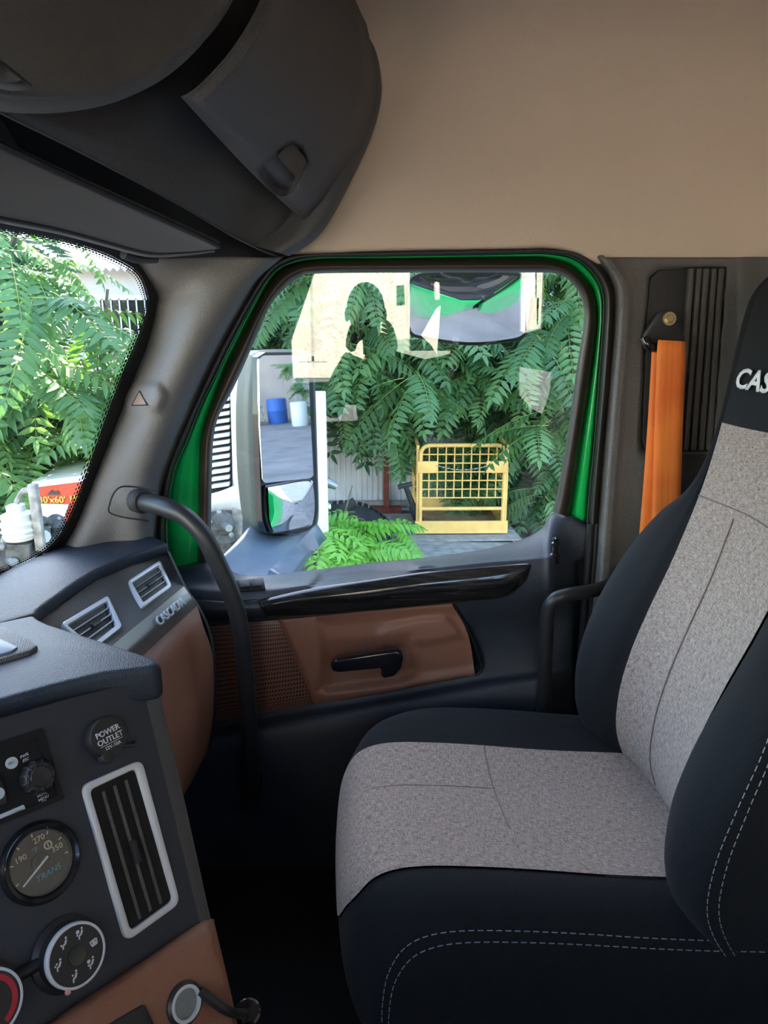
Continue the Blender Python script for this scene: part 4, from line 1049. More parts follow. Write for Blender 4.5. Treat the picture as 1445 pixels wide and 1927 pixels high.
i0 = int(round(6/16*(NR-1))); i1 = int(round(10/16*(NR-1)))
def strip(name, G, mt, parent, flip=False, uvk=1.0):
    nu = len(G[0]); vs = [p for r in G for p in r]; fs = []
    for j in range(len(G)-1):
        for k in range(nu-1):
            a = j*nu+k; q = (a, a+nu, a+nu+1, a+1); fs.append(q[::-1] if flip else q)
    # real-length UVs so that the weave keeps its scale
    L = [0]
    for a, b in zip(G, G[1:]): L.append(L[-1]+(b[nu//2]-a[nu//2]).length)
    Wd = [0]
    mr = G[len(G)//2]
    for a, b in zip(mr, mr[1:]): Wd.append(Wd[-1]+(b-a).length)
    uvs = [(Wd[k]*uvk, L[j]*uvk) for j in range(len(G)) for k in range(nu)]
    return mesh(name, vs, fs, mt, parent, True, uvs)
def zone(name, G, keep, mt, parent, off=None):
    """part of a dense grid, chosen face by face; UVs in metres"""
    nu = len(G[0]); L = [0]; Wd = [0]
    for a, b in zip(G, G[1:]): L.append(L[-1]+(b[nu//2]-a[nu//2]).length)
    mr_ = G[len(G)//2]
    for a, b in zip(mr_, mr_[1:]): Wd.append(Wd[-1]+(b-a).length)
    idx = {}; vs = []; uv = []; fs = []
    def vid(j, k):
        if (j, k) not in idx:
            idx[(j, k)] = len(vs); vs.append(G[j][k]+(off or Vector())); uv.append((Wd[k], L[j]))
        return idx[(j, k)]
    for j in range(len(G)-1):
        for k in range(nu-1):
            if keep(j, k): fs.append((vid(j, k), vid(j, k+1), vid(j+1, k+1), vid(j+1, k)))
    return mesh(name, vs, fs, mt, parent, True, uv)
def shift_(k):
    f_ = max(0, 21-k); return f_*f_*.055, f_*f_*.022
def at_row(k, r_):
    r_ = max(0.0, min(NR-1.0, r_)); q = min(int(r_), NR-2); return D[q][k].lerp(D[q+1][k], r_-q)
DW = []
for j in range(NR):
    row = []
    for k in range(NCc):
        s0_, s1_ = shift_(k); a_, b_ = i0+s0_, i1-s1_
        if j <= i0: r_ = j*a_/i0
        elif j <= i1: r_ = a_+(j-i0)*(b_-a_)/(i1-i0)
        else: r_ = b_+(j-i1)*(NR-1-b_)/(NR-1-i1)
        row.append(at_row(k, r_))
    DW.append(row)
def in_ins(j, k): return i0 <= j < i1
cu = zone('cushion', DW, lambda j, k: not in_ins(j, k) and j < (i0+i1)//2, 'black_fabric', seat); cu['label'] = 'black cloth near bolster of the seat cushion'
cu2 = zone('cushion', DW, lambda j, k: not in_ins(j, k) and j >= (i0+i1)//2, 'black_fabric', seat); cu2['label'] = 'black cloth far bolster of the seat cushion'
ci = zone('cushion_centre', DW, in_ins, 'grey_tweed', seat, Vector((0, .0015, .003)))
ci['label'] = 'grey tweed centre of the seat cushion'
MB().box((SX, -.22, -1.06), (.44, .46, .08)).build('seat_pan', 'smooth_plastic', seat, bev=.02)
MB().box((SX, -.25, -1.17), (.30, .34, .17)).build('pedestal', 'smooth_plastic', seat, bev=.02)
# sewn lines across the tweed
def sew(name, pts, mt, parent, L=.0062, gap=.0032, r=.0007):
    d = arc(pts, max(20, int(sum((b-a).length for a, b in zip(pts, pts[1:]))/.0015)))
    g = MB(); acc = 0; on = True; st = d[0]
    for a, b in zip(d, d[1:]):
        acc += (b-a).length
        if on and acc >= L: g.tube([st, b], r, 5); on = False; acc = 0
        elif not on and acc >= gap: on = True; acc = 0; st = b
    o = g.build(name, mt, parent, kind='stuff'); return o
mat('grey_thread', (.26, .29, .31), .7); mat('seam_dark', (.17, .14, .13), .9)
j = int(.55*(i1-i0))+i0
MB().tube([p+Vector((0, 0, .0028)) for p in D[j][14:42]], .0012, 5).build('centre_seam', 'seam_dark', ci)
MB().tube([D[q][41]+Vector((0, 0, .0028)) for q in range(i0+8, i1+1)], .0012, 5).build('cross_seam', 'seam_dark', ci)
ra = 20; 
for rr in (20, 22):
    row = D[rr][8:56]
    sew('stitching', [p+Vector((-.0012, 0, .0012)) for p in row], 'grey_thread', cu)

# backrest: horizontal loops over height
ZK = [-.86, -.80, -.72, -.64, -.56, -.48, -.40, -.33, -.28, -.23, -.16, -.08, 0.0, .05, .085, .10]
yi_k = [(-.86, -.53), (-.78, -.478), (-.70, -.455), (-.60, -.463), (-.5, -.490), (-.4, -.522), (-.3, -.548), (-.2, -.568), (-.1, -.582), (0, -.590), (.06, -.600), (.10, -.635)]
w_k = [(-.86, .245), (-.78, .268), (-.66, .280), (-.55, .280), (-.45, .262), (-.38, .225), (-.32, .186), (-.27, .168), (-.2, .163), (-.1, .165), (0, .160), (.05, .145), (.085, .11), (.10, .05)]
b_k = [(-.86, .02), (-.78, .050), (-.68, .066), (-.58, .066), (-.48, .050), (-.38, .028), (-.30, .010), (-.2, .0), (.1, .0)]
wi_k = [(-.9, .125), (-.7, .130), (-.6, .133), (-.4, .137), (-.28, .142), (-.1, .148), (.1, .12)]
t_k = [(-.86, .15), (-.5, .17), (-.3, .14), (-.1, .115), (.05, .10), (.10, .05)]
wf_k = [(-.86, .205), (-.78, .245), (-.66, .278), (-.55, .288), (-.45, .290), (-.38, .272), (-.33, .240), (-.29, .195), (-.25, .170), (-.2, .163), (-.1, .165), (0, .160), (.05, .145), (.085, .11), (.10, .05)]
bf_k = [(-.86, .02), (-.78, .050), (-.68, .066), (-.58, .068), (-.48, .058), (-.38, .040), (-.30, .016), (-.2, .0), (.1, .0)]
def back_loop(z):
    wf, bf = lerpk(wf_k, z), lerpk(bf_k, z)
    yi, w, b, wi, th = (lerpk(k, z) for k in (yi_k, w_k, b_k, wi_k, t_k))
    wi = min(wi, w*.9)
    L = [(-w*.80, -th), (-w*.96, -th*.72), (-w*1.0, -th*.35), (-w*1.0, -.01+b*.3), (-w*.985, b*.75), (-(w*.6+wi*.4), b+.004), (-(w*.2+wi*.8), b*.72), (-wi, b*.28), (-wi*.6, -.002), (0, -.008), (wi*.6, -.002), (wi, bf*.28), (wf*.2+wi*.8, bf*.72), (wf*.6+wi*.4, bf+.004), (wf*.985, bf*.75), (wf, -.01+bf*.3), (wf, -th*.35), (wf*.96, -th*.72), (wf*.80, -th)]
    return [Vector((SX+dx, yi+dy, z - (dy*.25))) for dx, dy in L]
G = [back_loop(z) for z in ZK]
NB, NW = 112, 91
D2 = dense(G, NB, NW)           # D2[height][across]
k0 = int(round(7/18*(NW-1))); k1 = int(round(11/18*(NW-1)))
hmax = [i for i in range(NB) if D2[i][NW//2].z < -.155][-1]
bk = strip('backrest', [r[:k0+1] for r in D2[:hmax+1]], 'black_fabric', seat); bk['label'] = 'black cloth near bolster of the backrest'
bk2 = strip('backrest', [r[k1:] for r in D2[:hmax+1]], 'black_fabric', seat); bk2['label'] = 'black cloth far bolster of the backrest'
bc = strip('backrest_centre', [[p+Vector((0, .003, .001)) for p in r[k0:k1+1]] for r in D2[:hmax+1]], 'grey_tweed', seat); bc['label'] = 'grey tweed centre of the backrest'
hr_ = strip('headrest', D2[hmax:], 'black_fabric', seat); hr_['label'] = 'plain black cloth headrest with white lettering'
grid3('backrest_shell', [[r[0], (r[0]+r[-1])/2+Vector((0, -.02, 0)), r[-1]] for r in D2[::6]+[D2[-1]]], 'smooth_plastic', seat)
MB().tube([D2[i][k0+(k1-k0)*3//5]+Vector((0, .004, .002)) for i in range(int(NB*.10), int(NB*.52))], .0010, 5).build('centre_seam', 'seam_dark', bc)
hb = int(NB*.53)
MB().tube([D2[hb][k]+Vector((0, .004, .002)) for k in range(k0, k1+1)], .0010, 5).build('cross_seam', 'seam_dark', bc)
for cc_ in (17, 19):
    sew('stitching', [D2[i][cc_]+Vector((-.0012, .0004, 0)) for i in range(6, int(NB*.60))], 'grey_thread', bk)
# lettering on the headrest
hz0 = -.085
tx0 = hx(1378, 722, 1.09)
hrw = min(range(NB), key=lambda i: abs(D2[i][NW//2].z-hz0))
pl_ = D2[hrw][k1]; pr_ = D2[hrw][k0]; up_ = D2[hrw+6][NW//2]-D2[hrw][NW//2]
ctr = D2[hrw][NW//2]
text('headrest_lettering', 'CASCADIA', .043, Vector((1.138, ctr.y+.012, -.088)), (-1, 0.0, 0), up_, 'white_print', hr_, ext=.0008, align='LEFT', shear=.25, bold=.025, xs=1.3)
MB().tube([Vector((.78, -.47, -.95)), Vector((.80, -.36, -.985)), Vector((.80, -.30, -.99))], [.006, .008, .010], 8, smooth_n=4).build('recline_lever', 'chrome', seat, smooth=True, label='small chrome recline lever')
MB().prism([hx(u, v, 1.20) for u, v in [(1160,1414),(1186,1434),(1184,1442),(1158,1424)]], (.004, 0, 0)).build('fabric_tag', 'pale_yellow', seat, label='small pale yellow tag in the seat crease')
# loose straw on the cushion
MB().tube([hx(1212, 1738, .755), hx(1224, 1756, .752), hx(1220, 1776, .750)], .0012, 5).build('dry_straw', 'pale_yellow', None)
tag(bpy.data.objects['dry_straw'], 'bent dry straw lying on the seat bolster stitching', 'straw')

# ================================================================= SEAT BELT
belt = empty('seat_belt', hx(1215, 1050, 1.44), 'orange seat belt hanging from a black anchor on the B-pillar', 'seat belt')
def band(name, L, R, nsub=10, th=.0025):
    A = spline([hx(*p) for p in L], len(L)*nsub); B = spline([hx(*p) for p in R], len(R)*nsub)
    G = [[A[i].lerp(B[i], t) for t in (0, .25, .5, .75, 1)] for i in range(len(A))]
    o = grid3(name, G, 'orange_webbing', belt, flip=True); solid(o, th, -1); return o
band('webbing', [(1238,640,1.405),(1236,660,1.400),(1234,720,1.400),(1231,800,1.404),(1228,900,1.41),(1226,1000,1.415),(1222,1070,1.42)],
     [(1288,643,1.405),(1289,660,1.400),(1287,720,1.400),(1284,800,1.404),(1281,900,1.41),(1277,1000,1.415),(1274,1070,1.42)])
band('return_webbing', [(1226,654,1.432),(1224,700,1.430),(1218,800,1.428),(1211,900,1.43),(1203,1000,1.432),(1197,1080,1.434)],
     [(1262,654,1.426),(1262,700,1.424),(1259,800,1.422),(1254,900,1.424),(1247,1000,1.428),(1240,1080,1.430)])
an = [(1238,588),(1258,581),(1272,589),(1289,638),(1286,650),(1212,640),(1212,628)]
anc = MB().prism(roundpoly([hx(u, v, 1.418) for u, v in an], .006, 3), (.012, 0, 0)).build('anchor_plate', 'smooth_plastic', belt, bev=.003, label='black triangular belt anchor')
MB().tube([hx(1212, 636, 1.415), hx(1222, 652, 1.41), hx(1250, 655, 1.424), hx(1288, 648, 1.420)], .009, 10, smooth_n=4).build('guide_loop', 'gloss_black', anc, smooth=True)
MB().lathe(hx(1259, 600, 1.418), (-1, 0, .1), [(.013, -.001), (.013, .003), (.0, .003)], 20).build('bolt_washer', 'bolt_brass', anc, smooth=True)
MB().lathe(hx(1259, 600, 1.416), (-1, 0, .1), [(.0085, 0), (.0085, .007), (.006, .009), (0, .009)], 6).build('bolt_head', 'bolt_brass', anc)
MB().frame([hx(u, v, 1.40) for u, v in [(1209,1022),(1242,1018),(1246,1050),(1212,1052)]], [hx(u, v, 1.40) for u, v in [(1215,1028),(1236,1025),(1239,1043),(1217,1045)]], (.008, 0, 0)).build('latch_tongue', 'gloss_black', belt, bev=.002)

# ================================================================= DOOR MIRROR
mir = empty('door_mirror', hx(480, 1080, 1.66), 'tall dark truck door mirror on a flared arm outside the window', 'mirror')
MX = 1.95
mc = hx(536, 800, MX)
# mirror plane: turns the view towards the yard behind the truck
want = Vector((.30, -1.0, -.088)).normalized()
mn = (want-mc.normalized()).normalized()
def hm(u, v, off=0.0): return hp(u, v, mc+mn*off, mn)
# housing: lofted outlines from the glass side back to the front shell
oF = [(487,672),(500,664),(560,664),(578,668),(586,684),(590,780),(594,880),(596,960),(592,985),(580,996),(560,1003),(512,1004),(500,998),(494,980),(490,880),(487,780)]
oM = [(470,668),(486,659),(552,658),(580,664),(590,682),(594,780),(597,880),(599,962),(594,990),(580,1000),(556,1008),(500,1006),(480,994),(472,970),(466,880),(464,760)]
oB = [(452,672),(466,660),(540,660),(572,668),(580,690),(584,780),(588,880),(590,960),(586,984),(572,994),(540,1000),(480,1000),(462,986),(454,960),(446,880),(444,760)]
def loopspl(o, n): 
    o = o+[o[0]]; return spline([Vector((u, v, 0)) for u, v in o], n)
G = []
for o, off in ((oF, .004), (oF, -.004), (oM, -.05), (oM, -.09), (oB, -.15)):
    G.append([hm(p.x, p.y, off) for p in loopspl(o, 64)])
GT = [spline([r_[k] for r_ in G], 21) for k in range(64)]
hs = grid3('housing', [[GT[k][j] for k in range(64)] for j in range(21)], 'mirror_shell', mir, label='dark green-black mirror housing')
mesh('housing_back', G[-1][:-1], [tuple(range(63))], 'mirror_shell', mir, smooth=False)
fr = MB().prism([hm(540+(u-540)*1.025, 834+(v-834)*1.006, .007) for u, v in oF], -mn*.02).build('mirror_bezel', 'gloss_black', mir)
MG = [(487,676),(496,669),(556,668),(573,672),(580,684),(584,780),(590,895),(584,900),(498,909),(494,904),(489,800)]
MB().prism(roundpoly([hm(u, v, .012) for u, v in MG], .006, 3), -mn*.006).build('flat_glass', 'mirror_glass', mir, label='tall flat mirror glass')
# convex spotter glass
CG = [(498,916),(574,903),(583,915),(586,950),(583,978),(574,990),(520,1002),(508,998),(500,970)]
cG = loopspl(CG, 40)[:-1]
cm = hm(542, 952, .0)
ring_ = [hm(p.x, p.y, .006) for p in cG]
vs = [cm+mn*.032]; fs = []
for k, (s, hgt) in enumerate(((.25, .0245), (.5, .020), (.75, .0135), (1.0, .006))):
    for p in cG:
        q = hm(p.x, p.y, 0); vs.append(cm+(q-cm)*s+mn*(hgt+.006))
n = len(cG)
for k in range(n): fs.append((0, 1+k, 1+(k+1) % n))
for r in range(3):
    for k in range(n):
        k2 = (k+1) % n; fs.append((1+r*n+k, 1+(r+1)*n+k, 1+(r+1)*n+k2, 1+r*n+k2))
cv = mesh('convex_glass', vs, fs, 'mirror_glass', mir, label='small convex spotter mirror')
bm = bmesh.new(); bm.from_mesh(cv.data); bmesh.ops.recalc_face_normals(bm, faces=bm.faces); bm.to_mesh(cv.data); bm.free()
MB().tube([hm(p.x, p.y, .011) for p in cG]+[hm(cG[0].x, cG[0].y, .011)], .004, 6, cap=False).build('spotter_bezel', 'gloss_black', mir, smooth=True)
# flared arm down to the door corner
A0 = [(470,990,1.93),(520,1004,1.92),(570,1002,1.92),(597,986,1.93)]
A1 = [(446,1018,1.82),(505,1034,1.80),(548,1032,1.80),(560,1022,1.82)]
A2 = [(418,1046,1.68),(470,1070,1.68),(520,1070,1.68),(528,1052,1.69)]
A3 = [(405,1058,1.60),(446,1090,1.59),(492,1092,1.59),(508,1072,1.60)]
surf('mirror_arm', [A0, A1, A2, A3], 'mirror_arm', mir, nu=24, nv=6, thick=.05, label='flared mirror arm coloured with the blue of reflected sky')

# ================================================================= LOOK-DOWN MIRROR over the window
ld = empty('look_down_mirror', hx(880, 512, 1.70), 'convex look-down mirror hung outside above the window glass', 'mirror')
LM = [(766,560),(768,535),(780,521),(806,515),(880,512),(955,514),(985,520),(999,534),(1001,560),(997,600),(985,632),(950,642),(880,647),(800,636),(770,622)]
LX = 1.84
def lm(u, v, dz=0): 
    p = hx(u, v, LX); return p
lc = sum([lm(u, v) for u, v in LM], Vector())/len(LM)
lo_ = spline([Vector((u, v, 0)) for u, v in LM+[LM[0]]], 56)[:-1]
n = len(lo_)
tilt = .80      # the face looks down along the door
def ldp(p, s, bulge):
    cu_, cv_ = 884.0, 578.0
    u, v = cu_+(p.x-cu_)*s, cv_+(p.y-cv_)*s
    z = hx(u, v, LX).z-lc.z
    return hx(u, v, LX-z*tilt-bulge*(1-s*s))
vs = [ldp(lo_[0], 0, .03)]; fs = []
RS = (.15, .3, .45, .6, .75, .88, 1.0)
for s in RS:
    for p in lo_: vs.append(ldp(p, s, .03))
for k in range(n): fs.append((0, 1+(k+1) % n, 1+k))
for r in range(len(RS)-1):
    for k in range(n):
        k2 = (k+1) % n; fs.append((1+r*n+k, 1+r*n+k2, 1+(r+1)*n+k2, 1+(r+1)*n+k))
mesh('mirror_face', vs, fs, 'mirror_glass', ld, label='curved mirror face showing the green door')
rim = [ldp(p, 1.0, 0) for p in lo_]
MB().tube(rim+[rim[0]], .0045, 8, cap=False).build('rim', 'rubber', ld, smooth=True)
G = [[p for p in rim+[rim[0]]], [lc+(p-lc)*.9+Vector((.05, 0, .01)) for p in rim+[rim[0]]], [lc+(p-lc)*.4+Vector((.08, 0, .02)) for p in rim+[rim[0]]]]
grid3('shell', G, 'smooth_plastic', ld)
MB().prism([hx(u, v, 1.70) for u, v in [(836,490),(930,490),(938,516),(920,522),(896,522),(890,530),(874,530),(868,522),(850,521),(832,515)]], (.06, 0, 0)).build('mount_bracket', 'smooth_plastic', ld, bev=.006)

# ================================================================= YARD
g = MB().box((0, 0, GROUND-.05), (90, 90, .1)).build('ground', 'yard_ground', None); tag(g, 'bare dusty yard ground', None, None, 'structure')
# corrugated sheet fence
FX = 9.75
fence = empty('sheet_fence', (FX, 0, GROUND), 'weathered grey corrugated metal fence behind the yellow basket', 'fence')
def sheet_mesh(w, h, pitch=.075, amp=.016):
    nn = int(w/pitch*6); vs = []; fs = []
    for i in range(nn+1):
        y = -w/2+w*i/nn; x = amp*math.cos(2*math.pi*y/pitch)
        vs += [Vector((x, y, 0)), Vector((x, y, h))]
    for i in range(nn): fs.append((2*i, 2*i+1, 2*i+3, 2*i+2))
    return mkmesh('fence_sheet', vs, fs, 'corrugated')
smsh = sheet_mesh(1.02, 1.9)
for k in range(-5, 7):
    o = obj('fence_sheet', smsh, None, (FX+(.012 if k % 2 else 0), k*1.0+.2, GROUND+.04)); put(o, fence)
MB().box((FX-.05, .8, GROUND+1.18), (.05, 12, .05)).build('fence_rail', 'rust_red', fence)
MB().box((FX-.05, .8, GROUND+.12), (.05, 12, .08)).build('fence_rail', 'wood_grey', fence)
p_ = hx(727, 900, FX-.12)
rp = empty('red_post', (p_.x, p_.y, GROUND), 'rusty red steel post on a foot plate against the fence', 'post')
MB().box((p_.x, p_.y, GROUND+.8), (.08, .075, 1.6)).build('shaft', 'rust_red', rp)
MB().box((p_.x, p_.y, GROUND+.05), (.2, .42, .1)).build('foot_plate', 'rust_red', rp)
# plain block added beyond the fence to keep the sun off cab and yard
wh = MB().box((13.3, -20.3, GROUND+5.8), (3.4, 45.6, 11.6)).build('shade_block', 'shade_block', None); tag(wh, 'large plain grey block added behind the leafy trees to shade the yard', 'building')
# low building seen through the windshield
hb_ = empty('low_building', hx(240, 600, 11.0)*1.0, 'white walled low building with sloped tin roof behind the windshield foliage', 'building')
bx, by0, by1 = 11.5, 3.2, 9.0
MB().box((bx+1.5, (by0+by1)/2, GROUND+1.7), (3, by1-by0, 3.4)).build('building_wall', 'white_wall', hb_)
G = [[Vector((bx-.5+i*.0, y, GROUND+3.3)) for i, y in [(0, by0-.3)]] ]
nn = 120; vs = []; fs = []
for i in range(nn+1):
    y = by0-.4+(by1-by0+.8)*i/nn; dz = .03*math.cos(i*math.pi)
    vs += [Vector((bx-.45, y, GROUND+3.35+dz)), Vector((bx+1.6, y, GROUND+4.6+dz))]
for i in range(nn): fs.append((2*i, 2*i+1, 2*i+3, 2*i+2))
rf = mesh('roof', vs, fs, 'corrugated', hb_, smooth=False); solid(rf, .02)
wy = hx(245, 605, bx).y; wz = hx(245, 600, bx).z
wf = MB().frame([Vector((bx-.04, wy+a, wz+b)) for a, b in ((-.5,-.35),(.5,-.35),(.5,.35),(-.5,.35))], [Vector((bx-.04, wy+a, wz+b)) for a, b in ((-.43,-.28),(.43,-.28),(.43,.28),(-.43,.28))], (.06, 0, 0)).build('window', 'white_paint', hb_)
MB().box((bx-.0, wy, wz), (.02, .9, .6)).build('pane', 'gloss_black', wf)
for k in range(7): MB().box((bx-.03, wy-.39+k*.13, wz), (.02, .02, .6)).build('bar', 'white_paint', wf)

# ---------------------------------------------------------------- yellow basket
CX0, CX1 = 8.05, 8.95
cb = hx(868, 1003, CX0)
FZ = GROUND+.235
yl = hx(788, 900, CX0).y; yr = hx(952, 900, CX0).y
cg = empty('safety_basket', (CX0+.45, (yl+yr)/2, FZ-.05), 'yellow forklift work basket with mesh gate standing on pallets', 'work basket')
fz_top = hx(880, 838, CX0).z
r = .024
def rrect(x, y0, y1, z0, z1, rad):
    pts = [Vector((x, y0, z0))]
    for k in range(5):
        a = math.pi/2*k/4; pts.append(Vector((x, y0-rad+rad*math.cos(a) if y0 > y1 else y0+rad-rad*math.cos(a), z1-rad+rad*math.sin(a))))
    for k in range(5):
        a = math.pi/2*(1-k/4); pts.append(Vector((x, y1+rad-rad*math.cos(a) if y0 > y1 else y1-rad+rad*math.cos(a), z1-rad+rad*math.sin(a))))
    pts.append(Vector((x, y1, z0))); return pts
gate = MB().tube(rrect(CX0, yl-.02, yr+.02, FZ, fz_top, .10), r, 10).build('gate_frame', 'yellow_paint', cg, smooth=True)
zl = hx(880, 936, CX0).z
for k in range(1, 10):
    y = yl-.02+(yr-yl+.04)*k/10
    MB().tube([Vector((CX0, y, zl)), Vector((CX0, y, fz_top))], .008, 6).build('mesh_rod', 'yellow_paint', cg, smooth=True)
for k in range(6):
    z = zl+(fz_top-zl)*k/6
    MB().tube([Vector((CX0-.012, yl-.02, z)), Vector((CX0-.012, yr+.02, z))], .008, 6).build('mesh_rod', 'yellow_paint', cg, smooth=True)
zb = hx(880, 957, CX0).z
MB().tube([Vector((CX0, yl-.02, zb)), Vector((CX0, yr+.02, zb))], .022, 8).build('knee_bar', 'yellow_paint', cg, smooth=True)
MB().box((CX0-.015, (yl+yr)/2, FZ+.02), (.03, yl-yr+.08, .15)).build('toe_board', 'yellow_paint', cg)
MB().box((CX1, (yl+yr)/2, FZ+.08), (.03, yl-yr, .17)).build('toe_board', 'yellow_paint', cg)
for y in (yl, yr): MB().box(((CX0+CX1)/2, y, FZ+.05), (.9, .03, .12)).build('toe_board', 'yellow_paint', cg)
MB().box(((CX0+CX1)/2, (yl+yr)/2, FZ-.03), (.9, yl-yr, .03)).build('basket_floor', 'cage_floor', cg)
for y in (yl+.01, yr-.01):
    z2 = hx(800, 806, CX1).z
    MB().tube([Vector((CX1, y, FZ)), Vector((CX1, y, z2))], r, 8).build('rear_post', 'yellow_paint', cg, smooth=True)
    MB().tube([Vector((CX1, y, z2-.03)), Vector((CX0+.05, y, fz_top-.02)), Vector((CX0+.02, y, FZ+.5)), Vector((CX0+.02, y, FZ))], .02, 8).build('side_rail', 'yellow_paint', cg, smooth=True)
    MB().tube([Vector((CX1, y, FZ+.55)), Vector((CX0, y, FZ+.55))], .016, 8).build('side_rail', 'yellow_paint', cg, smooth=True)
zc = hx(880, 878, CX0).z
for y, s in ((yl-.10, 1), (yr+.12, -1)):
    MB().box((CX0-.03, y, zc), (.014, .24, .14)).build('hinge_plate', 'yellow_paint', cg, bev=.02)
ch = MB()
for k in range(24):
    t = k/23; y = yl-.2+(yr-yl+.4)*t; z = zc+.02-.05*math.sin(math.pi*t)
    ch.box((CX0-.035, y, z), (.006 if k % 2 else .014, .034, .014 if k % 2 else .006))
ch.build('chain', 'metal_grey', cg, kind='stuff')

# ---------------------------------------------------------------- pallets
def pallet(loc, rz, w, d, label):
    root = empty('pallet', loc, label, 'pallet', 'wooden pallets under and beside the basket')
    rot = Matrix.Rotation(rz, 3, 'Z')
    nb = 7
    for k in range(nb):
        c = rot @ Vector(((-.5+(k+.5)/nb)*d, 0, .15)); MB().box(Vector(loc)+c, (d/nb*.78, w, .024), rot).build('deck_board', 'wood_grey', root)
    for k in range(3):
        c = rot @ Vector((0, (k-1)*(w/2-.06), .085)); MB().box(Vector(loc)+c, (d, .09, .10), rot).build('stringer', 'wood_grey', root)
    for k in range(3):
        c = rot @ Vector(((k-1)*(d/2-.06), 0, .02)); MB().box(Vector(loc)+c, (.11, w, .024), rot).build('bottom_board', 'wood_grey', root)
    return root
pallet((8.42, (yl+yr)/2+.22, GROUND), 0.05, 1.75, 1.25, 'weathered grey pallet carrying the yellow basket')
pallet((7.35, (yl+yr)/2+.1, GROUND), -.04, 1.5, .8, 'low grey pallet lying in front of the basket pallet')
pallet((8.9, hx(1030, 1000, 8.9).y, GROUND), .2, .8, .9, 'small grey pallet at the right of the basket')
# strut (old shock absorber) left of the basket
s0 = hx(792, 990, 8.2); s1 = hx(763, 915, 8.1)
ho = MB().tube([s0, s0.lerp(s1, .5), s0.lerp(s1, .55), s1], [.06, .055, .035, .03], 10).build('shock_absorber', 'tyre', None, smooth=True)
tag(ho, 'black worn shock absorber leaning beside the basket', 'machine part')
e_ = MB().tube([s1+Vector((0, .09, -.01)), s1+Vector((0, -.08, .03))], .03, 8).build('eyelet', 'tyre', ho, smooth=True)

# ---------------------------------------------------------------- tyre and axle by the fence
tc_ = hx(655, 985, 7.6)
ty = empty('old_tyre', (tc_.x, tc_.y, GROUND), 'old black truck tyre lying behind the young sumac bush', 'tyre')
def torus(c, ax, R, r, n=36, m=10):
    g = MB(); c = Vector(c); ax = Vector(ax).normalized(); e1 = ax.cross(Vector((0, 1, .2))).normalized(); e2 = ax.cross(e1); vs = []; fs = []
    for i in range(n):
        a = 2*math.pi*i/n; d = e1*math.cos(a)+e2*math.sin(a)
        for j in range(m):
            b = 2*math.pi*j/m; cx_, sz = math.cos(b), math.sin(b)
            cx_ = math.copysign(abs(cx_)**.6, cx_); sz = math.copysign(abs(sz)**.6, sz)
            vs.append(c+d*(R+r*cx_)+ax*r*1.1*sz)
    for i in range(n):
        for j in range(m):
            fs.append((i*m+j, ((i+1) % n)*m+j, ((i+1) % n)*m+(j+1) % m, i*m+(j+1) % m))
    return g.add(vs, fs)
torus((tc_.x, tc_.y, GROUND+.27), (-.45, -.1, .9), .34, .13).build('carcass', 'tyre', ty, smooth=True)
g = MB(); ax = Vector((-.45, -.1, .9)).normalized(); e1 = ax.cross(Vector((0, 1, .2))).normalized(); e2 = ax.cross(e1)
for k in range(40):
    a = 2*math.pi*k/40; d = e1*math.cos(a)+e2*math.sin(a); c = Vector((tc_.x, tc_.y, GROUND+.27))+d*.475
    g.box(c, (.02, .05, .26), Matrix((d, ax.cross(d), ax)).transposed())
g.build('tread', 'tyre', ty, kind='stuff')
a0 = hx(600, 1010, 7.0)
ax_ = empty('axle_housing', (a0.x, a0.y, GROUND), 'black greasy axle housing on the ground below the door mirror', 'machine part')
MB().tube([hx(560, 1040, 6.6), hx(600, 1000, 7.0), hx(640, 985, 7.1), hx(690, 1000, 7.2)], [.16, .26, .2, .09], 14, smooth_n=4).build('casing', 'tyre', ax_, smooth=True)
MB().tube([hx(630, 985, 6.9), hx(638, 965, 6.9), hx(668, 945, 6.9)], .055, 10, smooth_n=3).build('spring_arm', 'tyre', ax_, smooth=True)
MB().lathe(hx(614, 953, 6.9), (-1, 0, .2), [(.05, 0), (.05, .05), (0, .06)], 12).build('hub_nut', 'chrome', ax_, smooth=True)
# white post behind the mirror
wp = hx(604, 870, 6.2)
w_ = MB().box((wp.x, wp.y, (wp.z+GROUND)/2+.2), (.05, .11, wp.z-GROUND+.85)).build('white_post', 'white_paint', None, bev=.01); tag(w_, 'white painted steel post behind the door mirror', 'post')
pr = hx(617, 908, 6.3); pe = hx(634, 916, 6.3)
MB().tube([hx(596, 910, 6.25), pr, pe], [.05, .05, .03], 10).build('side_pipe', 'metal_grey', w_, smooth=True)

# ---------------------------------------------------------------- parked white truck front, left of the mirror
pt = empty('parked_truck', hx(425, 990, 5.6), 'front corner of a parked white truck with slatted grille', 'truck')
PX = 5.6
for k in range(13):
    v0 = 752+k*13.4
    MB().prism([hx(u, v, PX) for u, v in [(398,v0),(431,v0-5),(431,v0+2),(398,v0+7)]], (.06, 0, 0)).build('grille_slat', 'white_paint', pt, bev=.004)
MB().prism([hx(u, v, PX+.07) for u, v in [(380,740),(436,730),(436,930),(380,935)]], (.02, 0, 0)).build('grille_backing', 'black_void', pt)
MB().prism([hx(u, v, PX-.02) for u, v in [(431,700),(452,690),(466,960),(446,960),(437,900)]], (.25, 0, 0)).build('grille_surround', 'white_paint', pt, bev=.02)
surf('fender', [[(392,930,PX),(420,922,PX-.05),(460,905,PX-.1)], [(392,945,PX-.05),(425,940,PX-.12),(462,930,PX-.2)], [(392,965,PX),(425,962,PX-.04),(462,965,PX-.1)]], 'white_paint', pt, nu=16, nv=5, thick=.02)
